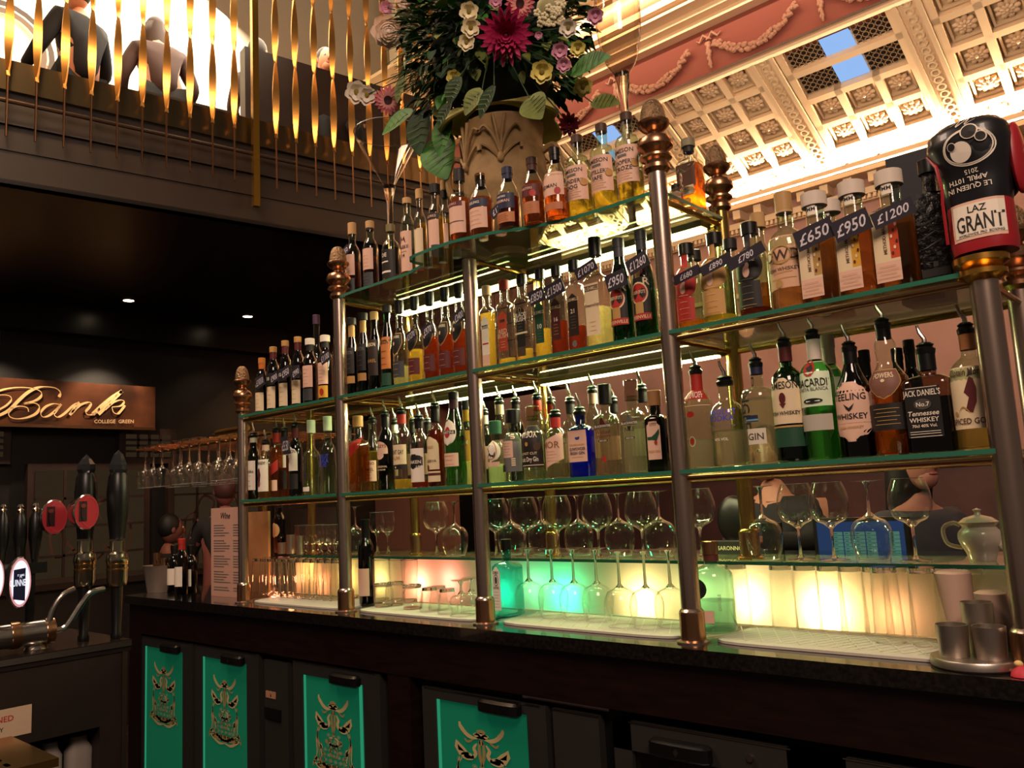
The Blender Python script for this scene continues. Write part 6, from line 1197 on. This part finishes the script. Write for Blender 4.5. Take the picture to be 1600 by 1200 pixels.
# tap_handle stems stand on a bracket
b = MB(); q = onX(54, 880, XT-.05); b.box((XT-.07, -.6, q.z-.03), (XT-.03, q.y+.03, q.z+.003), BLACK)
for yy in (q.y-.02, .0): b.box((XT-.06, yy, ZTOP), (XT-.04, yy+.02, q.z-.03), BLACK)
tag(b.build('tap_bracket'), 'black bracket bar carrying the three tap handles', 'bracket')
for px, y0_, lbx, xo in ((131, 710, 'tall hand pump font with faceted crystal knob, left of two', -.02), (182, 703, 'tall hand pump font with faceted crystal knob, right of two', .04)):
    c = Vector((XT+xo, 0, ZTOP)); qq = onX(px, 960, XT+xo); c.y = qq.y; H = solve(2, c, py=y0_)-ZTOP; k_ = depth(c)/F; r_ = 16*k_
    S = lambda py: solve(2, c, py=py)-ZTOP
    t = thing('hand_pump', lbx, 'beer pump', c)
    b = MB(); b.lathe([(r_*.75, S(842)), (r_*.72, S(838)), (r_*.98, S(800)), (r_*1.05, S(770)), (r_*.9, S(745)), (r_*.7, S(738))], BLACK, 20); b.build('handle', t)
    b = MB(); b.lathe([(r_*.75, S(740)), (r_*.9, S(734)), (r_*.85, S(726)), (r_*.45, S(y0_+7)), (.0001, S(y0_))], mat('2A2A2C', .06, .2, spec=.9), 8); b.build('crystal_knob', t, smooth=False)
    b = MB(); b.lathe([(r_*.85, S(915)), (r_*.95, S(908)), (r_*.95, S(880)), (r_*1.05, S(876)), (r_*1.0, S(870)), (r_*.95, S(865)), (r_*.70, S(862)), (r_*.70, S(845))], mat('B0A892', .16, 1), 20); b.build('brass_barrel', t)
    b = MB(); b.lathe([(r_*.5, 0), (r_*.55, .01), (r_*.42, .02), (r_*.55, S(915)), (.0001, S(913))], BLACK, 16); b.build('foot', t)
    b = MB(); b.lathe([(r_*1.0, S(882)), (r_*1.02, S(880))], GOLD, 20); b.lathe([(r_*1.0, S(890)), (r_*1.02, S(888))], GOLD, 20); b.build('gold_band', t)
# loose items behind the pumps
q = onX(200, 872, XL-.9)
b = MB(); b.loft([(0, .03, .02, 2, 0, 0), (.09, .05, .03, 2, .02, 0), (.10, .03, .02, 2, .02, 0)], mat('A8A090', .7), 12)
b = MB(); b.box((-6.2, 1.0, 0), (-5.75, 3.9, .92), mat('1A1210', .5)); b.box((-6.25, .95, .92), (-5.70, 3.95, .96), mat('2A201C', .25)); tag(b.build('far_counter'), 'dark far side counter between the taps and the lattice windows', 'counter')
# ================================================================== people
def skin_mesh(chains, extra=0):
    """one smooth mesh grown round connected joints: chains of (x,y,z,r)"""
    V, E, R = [], [], []; idx = {}
    for ch in chains:
        prev = None
        for x_, y_, z_, r_ in ch:
            key = (round(x_, 4), round(y_, 4), round(z_, 4))
            if key not in idx: idx[key] = len(V); V.append((x_, y_, z_)); R.append(r_+extra)
            i = idx[key]
            if prev is not None and prev != i: E.append((prev, i))
            prev = i
    me = bpy.data.meshes.new('limbs'); me.from_pydata(V, E, []); o = bpy.data.objects.new('limbs', me); COL.objects.link(o)
    md = o.modifiers.new('skin', 'SKIN'); ly = me.skin_vertices[0] if me.skin_vertices else None
    if ly is None:
        bpy.context.view_layer.objects.active = o; ly = None
    if ly:
        for i, r_ in enumerate(R): ly.data[i].radius = (r_, r_)
        ly.data[0].use_root = True
    sb = o.modifiers.new('smooth', 'SUBSURF'); sb.levels = 1; sb.render_levels = 1
    bpy.context.view_layer.update()
    m2 = bpy.data.meshes.new_from_object(o.evaluated_get(bpy.context.evaluated_depsgraph_get()))
    vs = [tuple(v.co) for v in m2.vertices]; fs = [tuple(p.vertices) for p in m2.polygons]
    bpy.data.objects.remove(o); return vs, fs
def hand_chains(h, f, up, s):
    """palm and five bent fingers at h, pointing along f"""
    h, f, up = Vector(h), Vector(f).normalized(), Vector(up).normalized(); sd = f.cross(up).normalized()*s; out = []
    pm = h+f*.075
    out.append([(*h, .024), (*(h+f*.04), .030), (*pm, .030)])
    for j, L in enumerate((.068, .076, .070, .055)):
        b0 = pm+sd*(.027-.018*j); p1 = b0+f*.02; p2 = p1+f*L*.5-up*.012; p3 = p2+f*L*.3-up*.026
        out.append([(*pm, .030), (*b0, .0095), (*p2, .0085), (*p3, .007)])
    b0 = h+f*.03; out.append([(*(h+f*.04), .030), (*(b0+sd*.038), .011), (*(b0+sd*.055+f*.03-up*.01), .0095), (*(b0+sd*.055+f*.052-up*.02), .008)])
    return out
def person(loc, rz, label, skin='B87858', top='202022', hair='1A1210', sit=False, lean=0, LH=(.25, -.25, 1.0), RH=(-.25, -.25, 1.0), long_hair=False, scale=1, legs='18181C', z_hip=None, hair_up=True):
    t = thing('person', label, 'person', loc, rz); t.scale = (scale,)*3
    hip = .52 if sit else .92; d = hip-.92
    def L(z): return -lean*(z-.92)*1.0
    P = lambda x_, y_, z_, r_: (x_, y_+L(z_), z_+d, r_)
    SK = mat(skin, .55, name='skin'); spine = [P(0, 0, .92, .13), P(0, 0, 1.12, .125), P(0, .01, 1.32, .14), P(0, 0, 1.45, .065), P(0, -.01, 1.53, .052)]
    legs_ = []
    for s in (-1, 1):
        if sit: legs_.append([P(0, 0, .92, .13), P(s*.10, -.05, .90, .085), P(s*.13, -.42, .90, .065), P(s*.13, -.44, .66, .05), (s*.13, -.42, .06, .038), (s*.13, -.54, .03, .03)])
        else: legs_.append([P(0, 0, .92, .13), P(s*.10, 0, .84, .085), P(s*.10, .0, .48, .058), (s*.10, 0, .08, .04), (s*.10, -.14, .035, .032)])
    arms, fore = [], []
    for s, H in ((-1, RH), (1, LH)):
        sh = P(s*.175, 0, 1.38, .062); h = (H[0], H[1], H[2]+d); el = ((sh[0]+h[0])/2+s*.07, (sh[1]+h[1])/2+.08, (sh[2]+h[2])/2-.08)
        arms.append([P(0, .01, 1.32, .14), sh, (*el, .043), (*h, .027)])
        f = (Vector(h)-Vector(el)).normalized(); fore += hand_chains(h, f, (0, 0, 1), -s)
        fore.append([(*el, .04), (*h, .024)])
    vs, fs = skin_mesh([spine]+legs_+arms); B = MB(); B.add(vs, fs, SK)
    vs, fs = skin_mesh([[(*a[0][:3], a[0][3]) for a in [ch]][0:0]] or []) if False else ([], [])
    for i in (0, 1):
        n_ = 7; grp = fore[i*n_:(i+1)*n_]; vs, fs = skin_mesh(grp[-1:]+grp[:-1]); B.add(vs, fs, SK)
    hc = Vector(P(0, -.03, 1.63, 0)[:3])
    B.ell(hc, (.073, .092, .115), SK, None, 20, 14); B.ell(hc+Vector((0, -.035, -.065)), (.048, .052, .05), SK, None, 14, 8)
    B.ell(hc+Vector((0, -.095, -.012)), (.012, .018, .022), SK, None, 8, 6)
    for s in (-1, 1):
        B.ell(hc+Vector((s*.073, .005, -.005)), (.01, .02, .03), SK, None, 8, 6); B.ell(hc+Vector((s*.028, -.083, .012)), (.012, .008, .007), mat('E8E0D8', .3), None, 8, 5); B.ell(hc+Vector((s*.028, -.0895, .012)), (.005, .003, .005), mat('201410', .2), None, 6, 4)
    B.ell(hc+Vector((0, -.083, -.055)), (.024, .008, .006), mat('9A5048', .5), None, 8, 4)
    B.build('body', t, sharp=80)
    vs, fs = skin_mesh([[(x_, y_, z_, r_+.012) for x_, y_, z_, r_ in spine[:3]]+[P(0, 0, 1.43, .075)]]+[[(a[0][0], a[0][1], a[0][2], a[0][3]+.012)]+[(x_, y_, z_, r_+.014) for x_, y_, z_, r_ in a[1:]] for a in arms])
    B = MB(); B.add(vs, fs, noisemat(top, top, 30, .85, 'cloth', bump=.3)); B.build('jacket', t, sharp=80)
    vs, fs = skin_mesh([[(x_, y_, z_, r_+.010) for x_, y_, z_, r_ in l[:-2]]+[(l[-2][0], l[-2][1], l[-2][2]+.04, l[-2][3]+.012)] for l in legs_])
    B = MB(); B.add(vs, fs, mat(legs, .85)); B.build('trousers', t, sharp=80)
    B = MB(); HM = mat(hair, .6); B.ell(hc+Vector((0, .018, .022)), (.082, .094, .108), HM, None, 20, 12)
    if long_hair: B.loft([(hc.z-.30, .06, .03, 2, 0, hc.y+.09), (hc.z-.2, .10, .06, 2, 0, hc.y+.07), (hc.z-.05, .10, .08, 2, 0, hc.y+.045), (hc.z+.05, .085, .08, 2, 0, hc.y+.03)], HM, 20)
    B.build('hair', t, sharp=80)
    return t
# people on the far side of the bar
p = onY(1213, 752, 3.15)
person((p.x, p.y, 0), radians(-10), 'person in dark jacket holding a phone, seen behind the wine glasses', 'B07860', '1C1A1C', '2A1A14', scale=.90*1.38/1.38, LH=(.14, -.34, 1.27), RH=(-.16, -.30, 1.05), lean=.05)
q = onY(1268, 812, 3.15-.31)
b = MB(); b.box((-.035, -.006, -.05), (.035, .006, .05), BLACK); o = b.build('phone', None, (p.x+.155, p.y-.405, 1.165)); tag(o, 'black phone held up by the person behind the wine glasses', 'phone')
p = onY(1428, 768, 3.05)
person((p.x, p.y, 0), radians(60), 'person with long black hair and grey top facing the till screen', 'A87060', '3C3A40', '0C0A0C', scale=.86, long_hair=True, LH=(.2, -.35, 1.1), RH=(-.2, -.35, 1.1))
p = onY(1147, 812, 2.72)
b = MB(); b.ell((0, 0, 0), (.065, .03, .085), BLACK, None, 28, 16); b.lathe([(.05, ZC-p.z), (.05, ZC-p.z+.01), (.012, ZC-p.z+.015), (.012, -.05)], BLACK, 14); tag(b.build('round_black_speaker', None, p), 'round black object on a stand behind the low shelf', 'speaker')
# people at the far left
q = onZ(352, 775, 1.40); q = onX(352, 775, -5.35)
person((q.x, q.y+.0, 0), radians(250), 'person in dark clothes with reddish hair turned away behind the wine list', '8A5048', '141214', '4A2824', scale=.88*q.z/1.40)
q = onX(262, 845, -6.75)
person((q.x, q.y, 0), radians(170), 'person seated in shadow behind the plastic tub of shakers', '7A4A3C', '121012', '0C0A0A', sit=True, scale=1.0)
# people on the gallery
GZ = 4.272
for tt, dd, rz, lbx, kw in ((.60, .85, 20, 'person in black coat standing with back to the gallery rail', dict(top='121016', hair='1A1412', sit=True, scale=1.1)), (1.22, .70, -10, 'person in brown hooded top leaning over on the gallery', dict(top='4A3430', hair='3A241A', sit=True, lean=.35, scale=1.05, skin='D09880', long_hair=True)),
                          (-.45, .6, 30, 'person in dark clothes at the far left of the gallery', dict(top='141014', sit=True, scale=1.08)), (2.05, .75, -60, 'person in brown jacket seated beside the brass post on the gallery', dict(top='3A2622', hair='241610', sit=True, scale=1.02, skin='A06850')),
                          (2.75, .8, 160, 'person in black seated at the right of the gallery', dict(top='141012', sit=True, scale=1.12))):
    c = bal(tt, GZ, -dd); person(c, radians(rz)-pi/2, lbx, **kw)
for t0, t1, h_, lbx in ((.95, 1.75, .42, 'low dark leather bench behind the gallery rail left of the post'), (1.8, 3.7, 1.05, 'long dark leather banquette behind the gallery rail right of the post')):
    b = MB(); b.obox(bal(t0, GZ, -.5), u_*(t1-t0), nrm*.12, (0, 0, h_), mat('1E1210', .5)); b.obox(bal(t0, GZ, -.5), u_*(t1-t0), nrm*-.45, (0, 0, .42), mat('1E1210', .5)); tag(b.build('banquette'), lbx, 'bench')
